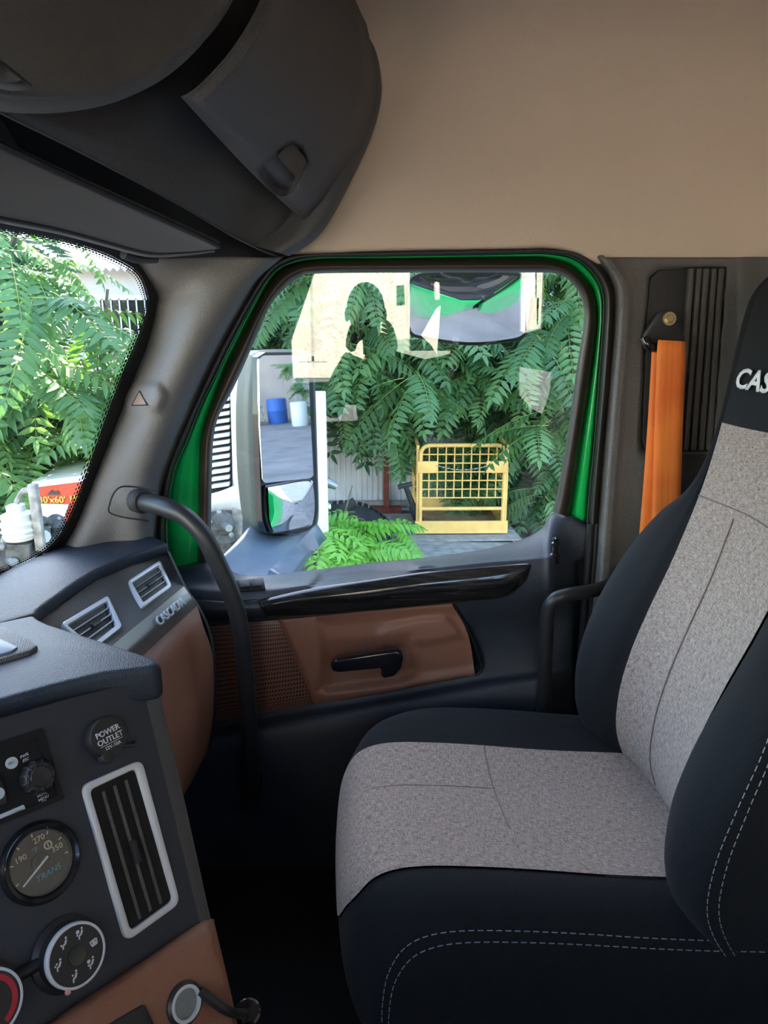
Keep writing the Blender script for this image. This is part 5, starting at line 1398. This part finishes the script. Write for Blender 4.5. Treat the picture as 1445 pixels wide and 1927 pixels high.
# loose engine parts near it
def grimy(name, pix, x, s, seed, label, cat='machine part', group='greasy engine parts on the ground'):
    rnd = random.Random(seed)
    c = hx(*pix, x)
    root = empty(name, (c.x, c.y, GROUND), label, cat, group)
    g = MB().lathe(c-Vector((0, 0, s*.9)), (0, .0, 1), [(s*.5, 0), (s*.62, s*.25), (s*.45, s*.5), (s*.6, s*.8), (s*.42, s*1.25), (s*.2, s*1.4), (0, s*1.42)], 14)
    g.build('block', 'grime', root, smooth=True)
    for k in range(5):
        a = rnd.uniform(0, 6.28); d = Vector((-abs(math.cos(a)), math.sin(a), rnd.uniform(-.6, .5)))
        MB().tube([c+d*s*.3, c+d*s*rnd.uniform(.8, 1.1)], s*rnd.uniform(.10, .2), 9).build('fitting', rnd.choice(['grime', 'grime_light', 'metal_grey']), root, smooth=True)
    for k in range(5):
        a = rnd.uniform(0, 6.28); d = Vector((-.8, math.cos(a), math.sin(a)))
        MB().lathe(c+d*s*.55, d, [(s*.10, 0), (s*.10, s*.12), (0, s*.13)], 6).build('bolt', 'grime_light', root)
    MB().box((c.x, c.y, (c.z-s*.7+GROUND)/2), (s*.9, s*.9, c.z-s*.7-GROUND)).build('stand_block', 'grime', root)
    return root
grimy('engine_block', (415, 985), 5.4, .20, 3, 'greasy engine part under the parked white truck')
MB().prism([hx(u, v, 5.5) for u, v in [(436,955),(456,960),(452,1040),(434,1035)]], (.06, 0, 0)).build('bumper_leg', 'grime_light', pt, bev=.01)

# ---- things in front of the windshield
grimy('engine_block', (60, 1010), 4.9, .24, 5, 'dark greasy engine behind the white reservoir, outside windshield')
grimy('engine_block', (105, 985), 5.0, .13, 8, 'small greasy casting beside the red crate')
grimy('engine_block', (5, 1050), 4.6, .2, 11, 'greasy casting at the bottom corner of the windshield')
rc_ = hx(36, 978, 4.6)
rs = empty('fluid_reservoir', rc_-Vector((0, 0, .15)), 'dirty white ribbed fluid reservoir outside the windshield', 'reservoir')
MB().lathe(rc_-Vector((0, 0, .15)), (0, .05, 1), [(.05, 0), (.10, .02), (.115, .05), (.105, .06), (.12, .08), (.105, .10), (.12, .13), (.10, .15), (.105, .19), (.06, .21), (.06, .25), (.035, .26), (0, .26)], 20).build('tank', 'reservoir', rs, smooth=True)
MB().box(rc_+Vector((-.02, -.13, .02)), (.05, .06, .46)).build('bracket', 'grime_light', rs, bev=.01)
MB().tube([rc_+Vector((0, .0, .12)), rc_+Vector((-.01, -.06, .2)), rc_+Vector((-.02, -.13, .2))], .02, 8, smooth_n=3).build('hose', 'grime_light', rs, smooth=True)
MB().box((rc_.x, rc_.y, (rc_.z-.15+GROUND)/2), (.16, .16, rc_.z-.15-GROUND)).build('stand', 'grime', rs)
rbx = hx(115, 930, 6.3)
rb = empty('red_crate', (rbx.x+.3, rbx.y, rbx.z-.4), 'red steel container with yellow size numerals outside the windshield', 'container')
pa, pb_, pc, pd = hx(62, 918, 6.3), hx(165, 905, 6.3), hx(165, 955, 6.3), hx(55, 945, 6.3)
MB().prism([pa, pb_, Vector((pb_.x, pb_.y, GROUND)), Vector((pa.x, pa.y, GROUND))], (.9, .1, 0)).build('container_body', 'red_box', rb)
MB().prism([pa+Vector((-.02, 0, .06)), pb_+Vector((-.02, 0, .06)), pb_+Vector((-.02, 0, 0)), pa+Vector((-.02, 0, 0))], (.94, .1, 0)).build('container_rim', 'white_paint', rb, bev=.01)
xd = (pb_-pa); xd.z = 0; xd.normalize()
text('size_lettering', "30'x60'", .085, hx(98, 941, 6.29), xd, (0, 0, 1), 'yellow_print', rb, ext=.004, bold=.02)
text('size_lettering', "19'", .085, hx(140, 939, 6.29), xd, (0, 0, 1), 'yellow_print', rb, ext=.004, bold=.02)
MB().prism([hx(u, v, 6.285) for u, v in [(88,931),(97,922),(103,926),(108,923),(112,931)]], (.006, 0, 0)).build('company_mark', 'grime', rb)
MB().prism([hx(u, v, 6.25) for u, v in [(58,948),(128,950),(120,975),(60,972)]], (.03, 0, 0)).build('white_skirt', 'white_paint', rb)

# ================================================================= FOLIAGE (tree of heaven fronds)
def frond_mesh(name, seed, pairs=11, droop=.32, lw=.068, ll=.26, mt='leaf'):
    rnd = random.Random(seed); vs = []; fs = []; mi = []
    def axis(t): return Vector((.02*math.sin(3*t+seed), t*(1-.10*droop*t), -droop*t*t))
    NS = 9
    b = 0
    for i in range(NS+1):
        t = i/NS; p = axis(t); r = .0065*(1-.75*t)
        for k in range(3):
            a = k*2.094; vs.append(p+Vector((math.cos(a)*r, 0, math.sin(a)*r)))
    for i in range(NS):
        for k in range(3):
            fs.append((i*3+k, i*3+(k+1) % 3, (i+1)*3+(k+1) % 3, (i+1)*3+k)); mi.append(1)
    def leaflet(p, d, up, L, W):
        side = d.cross(up).normalized(); b = len(vs)
        dr = rnd.uniform(.10, .3)
        def q(t, s, lift): return p+d*(L*t)+side*(W*s)+up*(lift*W-dr*L*t*t)
        vs.extend([q(0, 0, 0), q(.22, -.9, .25), q(.24, 0, 0), q(.22, .9, .25), q(.58, -.8, .2), q(.6, 0, 0), q(.58, .8, .2), q(1, 0, 0)])
        fs.extend([(b, b+2, b+1), (b, b+3, b+2), (b+1, b+2, b+5, b+4), (b+2, b+3, b+6, b+5), (b+4, b+5, b+7), (b+5, b+6, b+7)]); mi.extend([0]*6)
    for k in range(pairs):
        t = .16+.82*k/(pairs-1); p = axis(t); tan = (axis(min(t+.05, 1.05))-axis(t-.05)).normalized()
        prof = .55+.45*math.sin(math.pi*min(1, (t-.05)*1.05)**.8)
        for s in (-1, 1):
            d = (Vector((s, 0, 0))*1.0+tan*rnd.uniform(.25, .5)+Vector((0, 0, rnd.uniform(-.35, -.05)))).normalized()
            up = Vector((0, -tan.z, tan.y)).normalized()
            leaflet(p, d, up, ll*prof*rnd.uniform(.9, 1.1), lw*.5*rnd.uniform(.9, 1.1))
    leaflet(axis(1), (axis(1)-axis(.9)).normalized(), Vector((0, .3, 1)).normalized(), ll*.6, lw*.45)
    me = bpy.data.meshes.new(name); me.from_pydata([tuple(v) for v in vs], [], fs)
    me.materials.append(M[mt]); me.materials.append(M['rachis'])
    me.polygons.foreach_set('material_index', mi)
    me.update(); return me
FR = [frond_mesh('leaf', s, 10+s % 4, .22+.09*(s % 4)) for s in range(6)]
FRD = [frond_mesh('leaf', s+20, 9, .3, mt='leaf_shaded') for s in range(3)]
FRB = [frond_mesh('leaf', s+40, 8+s % 3, .25+.1*s, lw=.10, ll=.34, mt='leaf_bright') for s in range(4)]
def frond_matrix(pos, d, roll, s):
    d = Vector(d).normalized(); up = Vector((0, 0, 1))
    x = d.cross(up).normalized(); z = x.cross(d).normalized()
    R = Matrix((x, d, z)).transposed() @ Matrix.Rotation(roll, 3, 'Y')
    mt = (R*s).to_4x4(); mt.translation = pos
    return mt
def add_frond(root, me, pos, d, roll, s):
    o = bpy.data.objects.new('leaf', me); COL.objects.link(o); o.parent = root
    m_ = frond_matrix(pos, d, roll, s); m_.translation = m_.translation-root.location
    o.matrix_basis = m_
class Tree:
    def __init__(s, name, base, label, mt='bark', group='leafy sumac trees along the fence'):
        s.root = empty(name, base, label, 'tree', group); s.base = Vector(base); s.tips = []; s.n = 0
    def rosette(s, tip, rnd, n=6, meshes=None, L=.8, bias=(-.75, 0), el=(-.35, .25)):
        meshes = meshes or FR
        s.tips.append(Vector(tip))
        for k in range(n):
            a = rnd.uniform(-1.9, 1.9)
            d = Vector((bias[0]*math.cos(a), math.sin(a)+bias[1], rnd.uniform(*el)))
            add_frond(s.root, rnd.choice(meshes), Vector(tip)+Vector((rnd.uniform(-.1, .1), rnd.uniform(-.1, .1), rnd.uniform(-.08, .12))), d, rnd.uniform(-.5, .5), L*rnd.uniform(.75, 1.15)); s.n += 1
    def wood(s, r=.07, back=.5):
        g = MB(); top = max(t.z for t in s.tips)+.3
        cx_ = sum(t.x for t in s.tips)/len(s.tips)+back; cy_ = sum(t.y for t in s.tips)/len(s.tips)
        ctr = [s.base, s.base.lerp(Vector((cx_, cy_, top)), .5)+Vector((.1, .05, 0)), Vector((cx_, cy_, top))]
        g.tube(ctr, [r, r*.7, r*.3], 8, smooth_n=5)
        g.build('trunk', 'bark', s.root, smooth=True)
        for t in s.tips:
            zb_ = min(max(t.z-.5, s.base.z+.2), top-.2); f = (zb_-s.base.z)/(top-s.base.z)
            q = s.base.lerp(Vector((cx_, cy_, top)), f)
            MB().tube([q, q.lerp(t, .5)+Vector((0, 0, .1)), t], [.022, .016, .008], 5, smooth_n=3).build('branch', 'bark', s.root, smooth=True)
rnd = random.Random(11)
def fill(tree, u0, u1, v0, v1, x0, x1, du, dv, n, **k):
    v = v0
    while v <= v1:
        u = u0
        while u <= u1:
            tree.rosette(hx(u+rnd.uniform(-.4, .4)*du, v+rnd.uniform(-.4, .4)*dv, rnd.uniform(x0, x1)), rnd, n, **k)
            u += du
        v += dv
tA = Tree('sumac_tree', (10.2, 1.9, GROUND), 'sumac tree hanging over the fence above the door mirror')
fill(tA, 470, 620, 500, 690, 7.4, 8.8, 75, 75, 6, el=(-.6, .1))
tA.wood(.07, 2.2)
tB = Tree('sumac_tree', (10.2, .1, GROUND), 'sumac tree drooping over the corrugated fence at window centre')
fill(tB, 650, 840, 500, 710, 7.2, 8.8, 62, 66, 6, el=(-.75, .0))
tB.rosette(hx(770, 790, 8.6), rnd, 5, L=.75, el=(-1.2, -.4)); tB.rosette(hx(650, 730, 8.6), rnd, 4, L=.7, el=(-1.2, -.4)); tB.rosette(hx(720, 765, 8.4), rnd, 5, L=.9, el=(-1.6, -.7))
tB.wood(.07, 2.2)
tC = Tree('sumac_tree', (10.2, -2.0, GROUND), 'dense sumac tree behind and right of the yellow basket')
fill(tC, 880, 980, 500, 700, 8.3, 9.2, 62, 66, 6, L=.75, el=(-.6, .15))
fill(tC, 1010, 1110, 500, 810, 7.6, 9.0, 62, 70, 6, el=(-.7, .1))
fill(tC, 880, 960, 770, 820, 9.25, 9.45, 60, 50, 5, L=.7, el=(-.6, .1))
tC.wood(.07, 2.2)
tE = Tree('sumac_tree', (9.35, -1.5, GROUND), 'lower sumac growth behind the mesh of the yellow basket')
fill(tE, 860, 960, 850, 900, 9.1, 9.4, 48, 48, 6, L=.7, el=(-.5, .2))
fill(tE, 985, 1090, 830, 940, 8.3, 9.1, 52, 50, 6, L=.75, el=(-.6, .2))
tE.wood(.04)
tF = Tree('sumac_tree', (7.7, 4.6, GROUND), 'big sumac tree filling the windshield')
fill(tF, -60, 64, 420, 640, 6.0, 7.6, 62, 68, 6, L=.8, el=(-.55, .25))
fill(tF, -60, 120, 690, 900, 6.0, 7.6, 62, 68, 6, L=.85, el=(-.55, .25))
tF.wood()
tG = Tree('sumac_tree', (7.8, 3.3, GROUND), 'sumac tree beside the windshield pillar with gaps to the building')
fill(tG, 165, 260, 640, 880, 6.4, 7.8, 62, 66, 6, L=.75, el=(-.6, .2))
tG.rosette(hx(130, 600, 7.4), rnd, 5, L=.7); tG.rosette(hx(200, 660, 7.9), rnd, 5, L=.7)
tG.wood(.05)
# deep foliage behind, too dense to count
def thicket(name, label, spots, s0, seed, meshes=FRD):
    r_ = random.Random(seed); vs = []; fs = []; mi = []
    for p in spots:
        me = r_.choice(meshes); mt_ = frond_matrix(p, (-.6+r_.uniform(-.4, .4), r_.uniform(-1, 1), r_.uniform(-.7, .3)), r_.uniform(-.8, .8), s0*r_.uniform(.8, 1.3))
        b = len(vs); vs += [mt_ @ v.co for v in me.vertices]
        for q in me.polygons: fs.append(tuple(i+b for i in q.vertices)); mi.append(q.material_index)
    me = bpy.data.meshes.new(name); me.from_pydata([tuple(v) for v in vs], [], fs); me.materials.append(M['leaf_shaded']); me.materials.append(M['rachis']); me.polygons.foreach_set('material_index', mi); me.update()
    return tag(obj(name, me), label, 'foliage', None, 'stuff')
sp = [hx(rnd.uniform(440, 1130), rnd.uniform(440, 760), rnd.uniform(8.9, 9.7)) for _ in range(420)] + [hx(rnd.uniform(960, 1130), rnd.uniform(760, 930), rnd.uniform(9.2, 9.7)) for _ in range(90)] + [hx(rnd.uniform(440, 1130), rnd.uniform(120, 440), rnd.uniform(8.5, 9.7)) for _ in range(120)]
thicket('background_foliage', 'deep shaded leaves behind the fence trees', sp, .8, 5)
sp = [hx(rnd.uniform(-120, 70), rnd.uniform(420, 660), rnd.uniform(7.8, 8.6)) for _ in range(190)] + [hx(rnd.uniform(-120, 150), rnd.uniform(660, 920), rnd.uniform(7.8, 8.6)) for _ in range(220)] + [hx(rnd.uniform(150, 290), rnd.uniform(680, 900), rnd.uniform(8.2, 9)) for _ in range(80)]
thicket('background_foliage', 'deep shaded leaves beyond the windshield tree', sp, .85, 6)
# young bush in front of the tyre
bu = Tree('sumac_bush', hx(640, 1090, 6.4), 'bright green young sumac bush below the window beside the tyre', group='young sumac bushes')
bu.root['category'] = 'bush'
for (u, v, x) in [(600,1020,6.2),(640,1000,6.4),(680,1015,6.4),(655,1045,6.1),(700,1050,6.2),(620,1065,6.0),(670,980,6.6),(720,1000,6.6)]:
    bu.rosette(hx(u, v, x), rnd, 7, meshes=FRB, L=.45, bias=(-.7, 0), el=(-.2, .5))
bu.wood(.02)

# ================================================================= BEHIND THE TRUCK (seen in the door mirror)
mat('stucco', (.62, .49, .42), .9, var=.12, vscale=1.0)
yw = empty('yard_wall', (11, -29.5, GROUND), 'pale stucco wall across the end of the yard, seen in the door mirror', 'wall')
MB().box((5.4, -29.5, GROUND+1.5), (12, .3, 3.0)).build('wall_face', 'stucco', yw)
MB().box((5.4, -29.5, GROUND+3.04), (12, .45, .08)).build('wall_coping', 'white_wall', yw)
stp = empty('wooden_steps', (8.9, -27.6, GROUND), 'small wooden steps by the yard wall in the mirror', 'steps')
for k in range(6): MB().box((8.9, -28.3+.22*k, GROUND+1.5-.25*k), (.9, .25, .06)).build('tread', 'wood_grey', stp)
for s in (-.45, .45): MB().box((8.9+s, -27.75, GROUND+.85), (.06, .14, 2.0), Matrix.Rotation(.72, 3, 'X')).build('stringer', 'wood_grey', stp)
b_ = MB().lathe((9.95, -27.4, GROUND), (0, 0, 1), [(.38, 0), (.42, .1), (.42, .5), (.44, .55), (.42, .6), (.42, 1.0), (.38, 1.05), (0, 1.05)], 20).build('blue_drum', 'blue_paint', None, smooth=True); tag(b_, 'blue plastic drum by the yard wall in the mirror', 'drum')
b_ = MB().lathe((10.2, -25.2, GROUND), (0, 0, 1), [(.30, 0), (.33, .1), (.33, .9), (.30, .95), (0, .95)], 20).build('white_drum', 'white_paint', None, smooth=True); tag(b_, 'white drum under the bush in the mirror', 'drum')
bs = Tree('sumac_bush', (10.8, -25.6, GROUND), 'bush growing at the yard edge in the mirror', group='young sumac bushes'); bs.root['category'] = 'bush'
for k in range(12): bs.rosette(Vector((10.7+rnd.uniform(-.5, .5), -25.6+rnd.uniform(-1.4, 1.2), GROUND+rnd.uniform(.5, 2.6))), rnd, 6, meshes=FR, L=.7)
bs.wood(.03)

# ================================================================= DRIVER SIDE, seen as reflections in the side glass
TX = -5.2
def mr(u, v, x): p = hx(u, v, 2*XG-x); return Vector((x, p.y, p.z))
t0, t1 = mr(470, 690, TX), mr(737, 690, TX)
tl = empty('white_trailer', (TX-1.2, (t0.y+t1.y)/2, GROUND), 'sunlit cream trailer reflected in the side window', 'trailer')
zb = mr(640, 712, TX).z
ya, yb = t0.y+7.0, t1.y
MB().box((TX-1.25, (ya+yb)/2, (zb+3.0)/2+.0), (2.5, ya-yb, 3.0-zb)).build('box_body', 'trailer_white', tl)
for k in range(12):
    y = yb+.15+k*.75
    MB().box((TX+.006, y, zb+.22), (.012, .34, .06)).build('reflector_tape', 'reflect_red' if k % 2 == 0 else 'trailer_white', tl)
for k in range(9): MB().box((TX+.006, yb+.9+k*1.2, (zb+3)/2), (.012, .03, 3-zb)).build('panel_joint', 'white_wall', tl)
MB().box((TX+.01, (ya+yb)/2, zb+.06), (.06, ya-yb, .10)).build('side_rail', 'trailer_white', tl)
for k in range(2):
    MB().lathe((TX-.05, ya-1.5-k*1.3, GROUND+.5), (-1, 0, 0), [(.5, 0), (.5, .3), (.3, .32), (0, .2)], 24).build('wheel', 'tyre', tl, smooth=True)
MB().box((TX-1.2, yb+1.2, (GROUND+zb)/2), (.14, .14, zb-GROUND)).build('landing_leg', 'metal_grey', tl)
# white tractor cab beside the trailer
wt_ = empty('white_truck', (TX-1, mr(860, 600, TX).y, GROUND), 'white truck cab with dark side glass reflected in the window', 'truck')
def quad(name, pix, x, mt, th=.08, par=wt_, bev=.0):
    return MB().prism([mr(u, v, x) for u, v in pix], (-th, 0, 0)).build(name, mt, par, bev=bev)
d1 = quad('cab_door', [(738,470),(771,470),(771,636),(752,640),(738,628)], TX+.2, 'trailer_white')
quad('door_window', [(746,538),(760,536),(762,572),(746,573)], TX+.22, 'gloss_black', .02)
quad('cab_side', [(771,440),(984,440),(984,660),(771,660)], TX-.6, 'gloss_black', .2)
quad('sleeper_post', [(982,440),(990,440),(990,622),(980,624)], TX+.2, 'trailer_white')
quad('sleeper_panel', [(990,563),(1014,560),(1012,618),(988,622)], TX+.2, 'trailer_white')
quad('sleeper_post', [(1010,440),(1021,440),(1018,600),(1010,612)], TX+.2, 'trailer_white')
quad('mirror_head', [(817,529),(828,530),(829,565),(818,566)], TX+.5, 'trailer_white', .1, bev=.03)
quad('hood_side', [(829,575),(822,580),(806,608),(793,632),(812,650),(822,668),(826,620)], TX+.4, 'trailer_white', .1)
for z in (-1.9,):
    MB().box((TX-.7, mr(870, 600, TX).y, GROUND+.65), (1.6, mr(771, 600, TX).y-mr(1021, 600, TX).y, .9)).build('chassis', 'tyre', wt_)

# ---------------------------------------------------------------- the person taking the picture
def skin_mesh(name, verts, edges, radii, mt, parent=None, sub=2):
    me = bpy.data.meshes.new(name); me.from_pydata([tuple(v) for v in verts], edges, []); me.materials.append(M[mt])
    o = obj(name, me)
    sk = o.modifiers.new('skin', 'SKIN'); 
    lay = me.skin_vertices[0] if me.skin_vertices else None
    if lay is None:
        bpy.context.view_layer.objects.active = o
        lay = me.skin_vertices[0]
    for i, r_ in enumerate(radii): lay.data[i].radius = (r_, r_) if not isinstance(r_, tuple) else r_
    lay.data[0].use_root = True
    ss_ = o.modifiers.new('sub', 'SUBSURF'); ss_.levels = sub; ss_.render_levels = sub
    dg = bpy.context.evaluated_depsgraph_get()
    me2 = bpy.data.meshes.new_from_object(o.evaluated_get(dg)); me2.polygons.foreach_set('use_smooth', [True]*len(me2.polygons))
    o.modifiers.clear(); o.data = me2
    if parent: put(o, parent)
    return o
HX = -.31
hc_ = mr(688, 590, HX)
pv = Vector((HX-.02, hc_.y-.16, -.78))            # pelvis on the driver seat
neck = hc_+Vector((-.03, -.05, -.15)); chest = neck.lerp(pv, .40)+Vector((-.03, 0, 0)); belly = neck.lerp(pv, .72)+Vector((-.02, 0, 0))
sl_ = neck+Vector((-.01, .15, -.09)); sr_ = neck+Vector((-.02, -.20, -.10))
ell = Vector((-.20, sl_.y+.06, -.42)); wrl = Vector((-.055, .095, -.13))
elr = Vector((-.22, sr_.y-.04, -.44)); wrr = Vector((-.055, -.095, -.14))
knl = pv+Vector((.10, .46, .06)); knr = pv+Vector((-.10, .46, .06)); ftl = knl+Vector((0, .10, -.42)); ftr = knr+Vector((0, .10, -.42))
V_ = [pv, belly, chest, neck, sl_, ell, wrl, sr_, elr, wrr, knl, ftl, knr, ftr, pv+Vector((.08, .1, .0)), pv+Vector((-.08, .1, .0)), hc_+Vector((-.01, -.01, -.07))]
E_ = [(0, 1), (1, 2), (2, 3), (2, 4), (4, 5), (5, 6), (2, 7), (7, 8), (8, 9), (0, 14), (14, 10), (10, 11), (0, 15), (15, 12), (12, 13), (3, 16)]
R_l = [(.13, .12), (.125, .11), (.13, .11), .062, .068, .046, .03, .068, .046, .03, .06, .045, .06, .045, .08, .08, .05]
per = skin_mesh('person', V_, E_, R_l, 'shirt'); tag(per, 'person in dark clothes taking the picture, reflected in the side window', 'person')
# head with face features and hair
def blob(name, c, rad, mt, n=24, m=16, fn=None, parent=None):
    vs = []; fs = []
    for i in range(m+1):
        th = math.pi*i/m
        for k in range(n):
            a = 2*math.pi*k/n; p = Vector((math.sin(th)*math.cos(a), math.sin(th)*math.sin(a), math.cos(th)))
            if fn: p = fn(p)
            vs.append(Vector(c)+Vector((p.x*rad[0], p.y*rad[1], p.z*rad[2])))
    for i in range(m):
        for k in range(n): fs.append((i*n+k, (i+1)*n+k, (i+1)*n+(k+1) % n, i*n+(k+1) % n))
    return mesh(name, vs, fs, mt, parent)
def headfn(p):
    q = p.copy()
    if p.z < 0: q.x *= 1+.05*p.z; q.y *= 1+.28*p.z
    if p.x > .7 and abs(p.y) < .22 and -.35 < p.z < .12: q.x += .16*(1-abs(p.y)/.22)*(.12-p.z)/.3     # nose
    if p.x > .6 and abs(abs(p.y)-.36) < .16 and abs(p.z-.12) < .1: q.x -= .05                             # eye sockets
    return q
blob('head', hc_, (.105, .082, .125), 'skin', 32, 24, headfn, per)
blob('hair', hc_+Vector((-.018, 0, .022)), (.104, .088, .118), 'hair', 24, 16, lambda p: Vector((p.x if p.z > .1 else min(p.x, .35), p.y, p.z if p.z > -.45 else -.45)), per)
for s in (-1, 1):
    blob('ear', hc_+Vector((-.01, s*.086, -.005)), (.02, .012, .032), 'skin', 12, 8, None, per)
    blob('eye', hc_+Vector((.088, s*.032, .012)), (.012, .015, .010), 'white_print', 10, 8, None, per)
MB().box(hc_+Vector((.098, 0, -.062)), (.012, .042, .010)).build('mouth', 'red_print', per, bev=.004)
for s, wr in ((1, wrl), (-1, wrr)):
    vs = [wr, wr+Vector((.02, -s*.012, .045)), wr+Vector((.022, -s*.018, .075))]; ed = [(0, 1), (1, 2)]; rr = [.026, .030, .024]
    for k in range(4):
        b0_ = wr+Vector((.006, -s*(.004), .050+.016*k)); q1 = Vector((-.028, s*.066-s*.0, -.052+.019*k+.0)); q2 = Vector((-.030, s*.040, -.050+.019*k))
        i = len(vs); vs += [b0_, b0_.lerp(q1, .75)+Vector((-.012, 0, 0)), q2]; ed += [(1, i), (i, i+1), (i+1, i+2)]; rr += [.0105, .009, .0075]
    i = len(vs); vs += [wr+Vector((.012, -s*.026, .048)), Vector((-.020, s*.042, -.062)), Vector((-.018, s*.028, -.045))]; ed += [(1, i), (i, i+1), (i+1, i+2)]; rr += [.012, .011, .009]
    skin_mesh('hand', vs, ed, rr, 'skin', per, 1)
ph = MB().box((-.030, 0, -.06), (.009, .075, .155)).build('phone', 'gloss_black', None, bev=.004); tag(ph, 'black phone held up by the reflected person', 'phone')
# driver seat under the person
ds = copy_tree(seat); ds.location = (HX, -.22+.02, FLOOR_Z)
ds['label'] = 'driver bucket seat under the reflected person'
ds.location.y = hc_.y-.16+.10
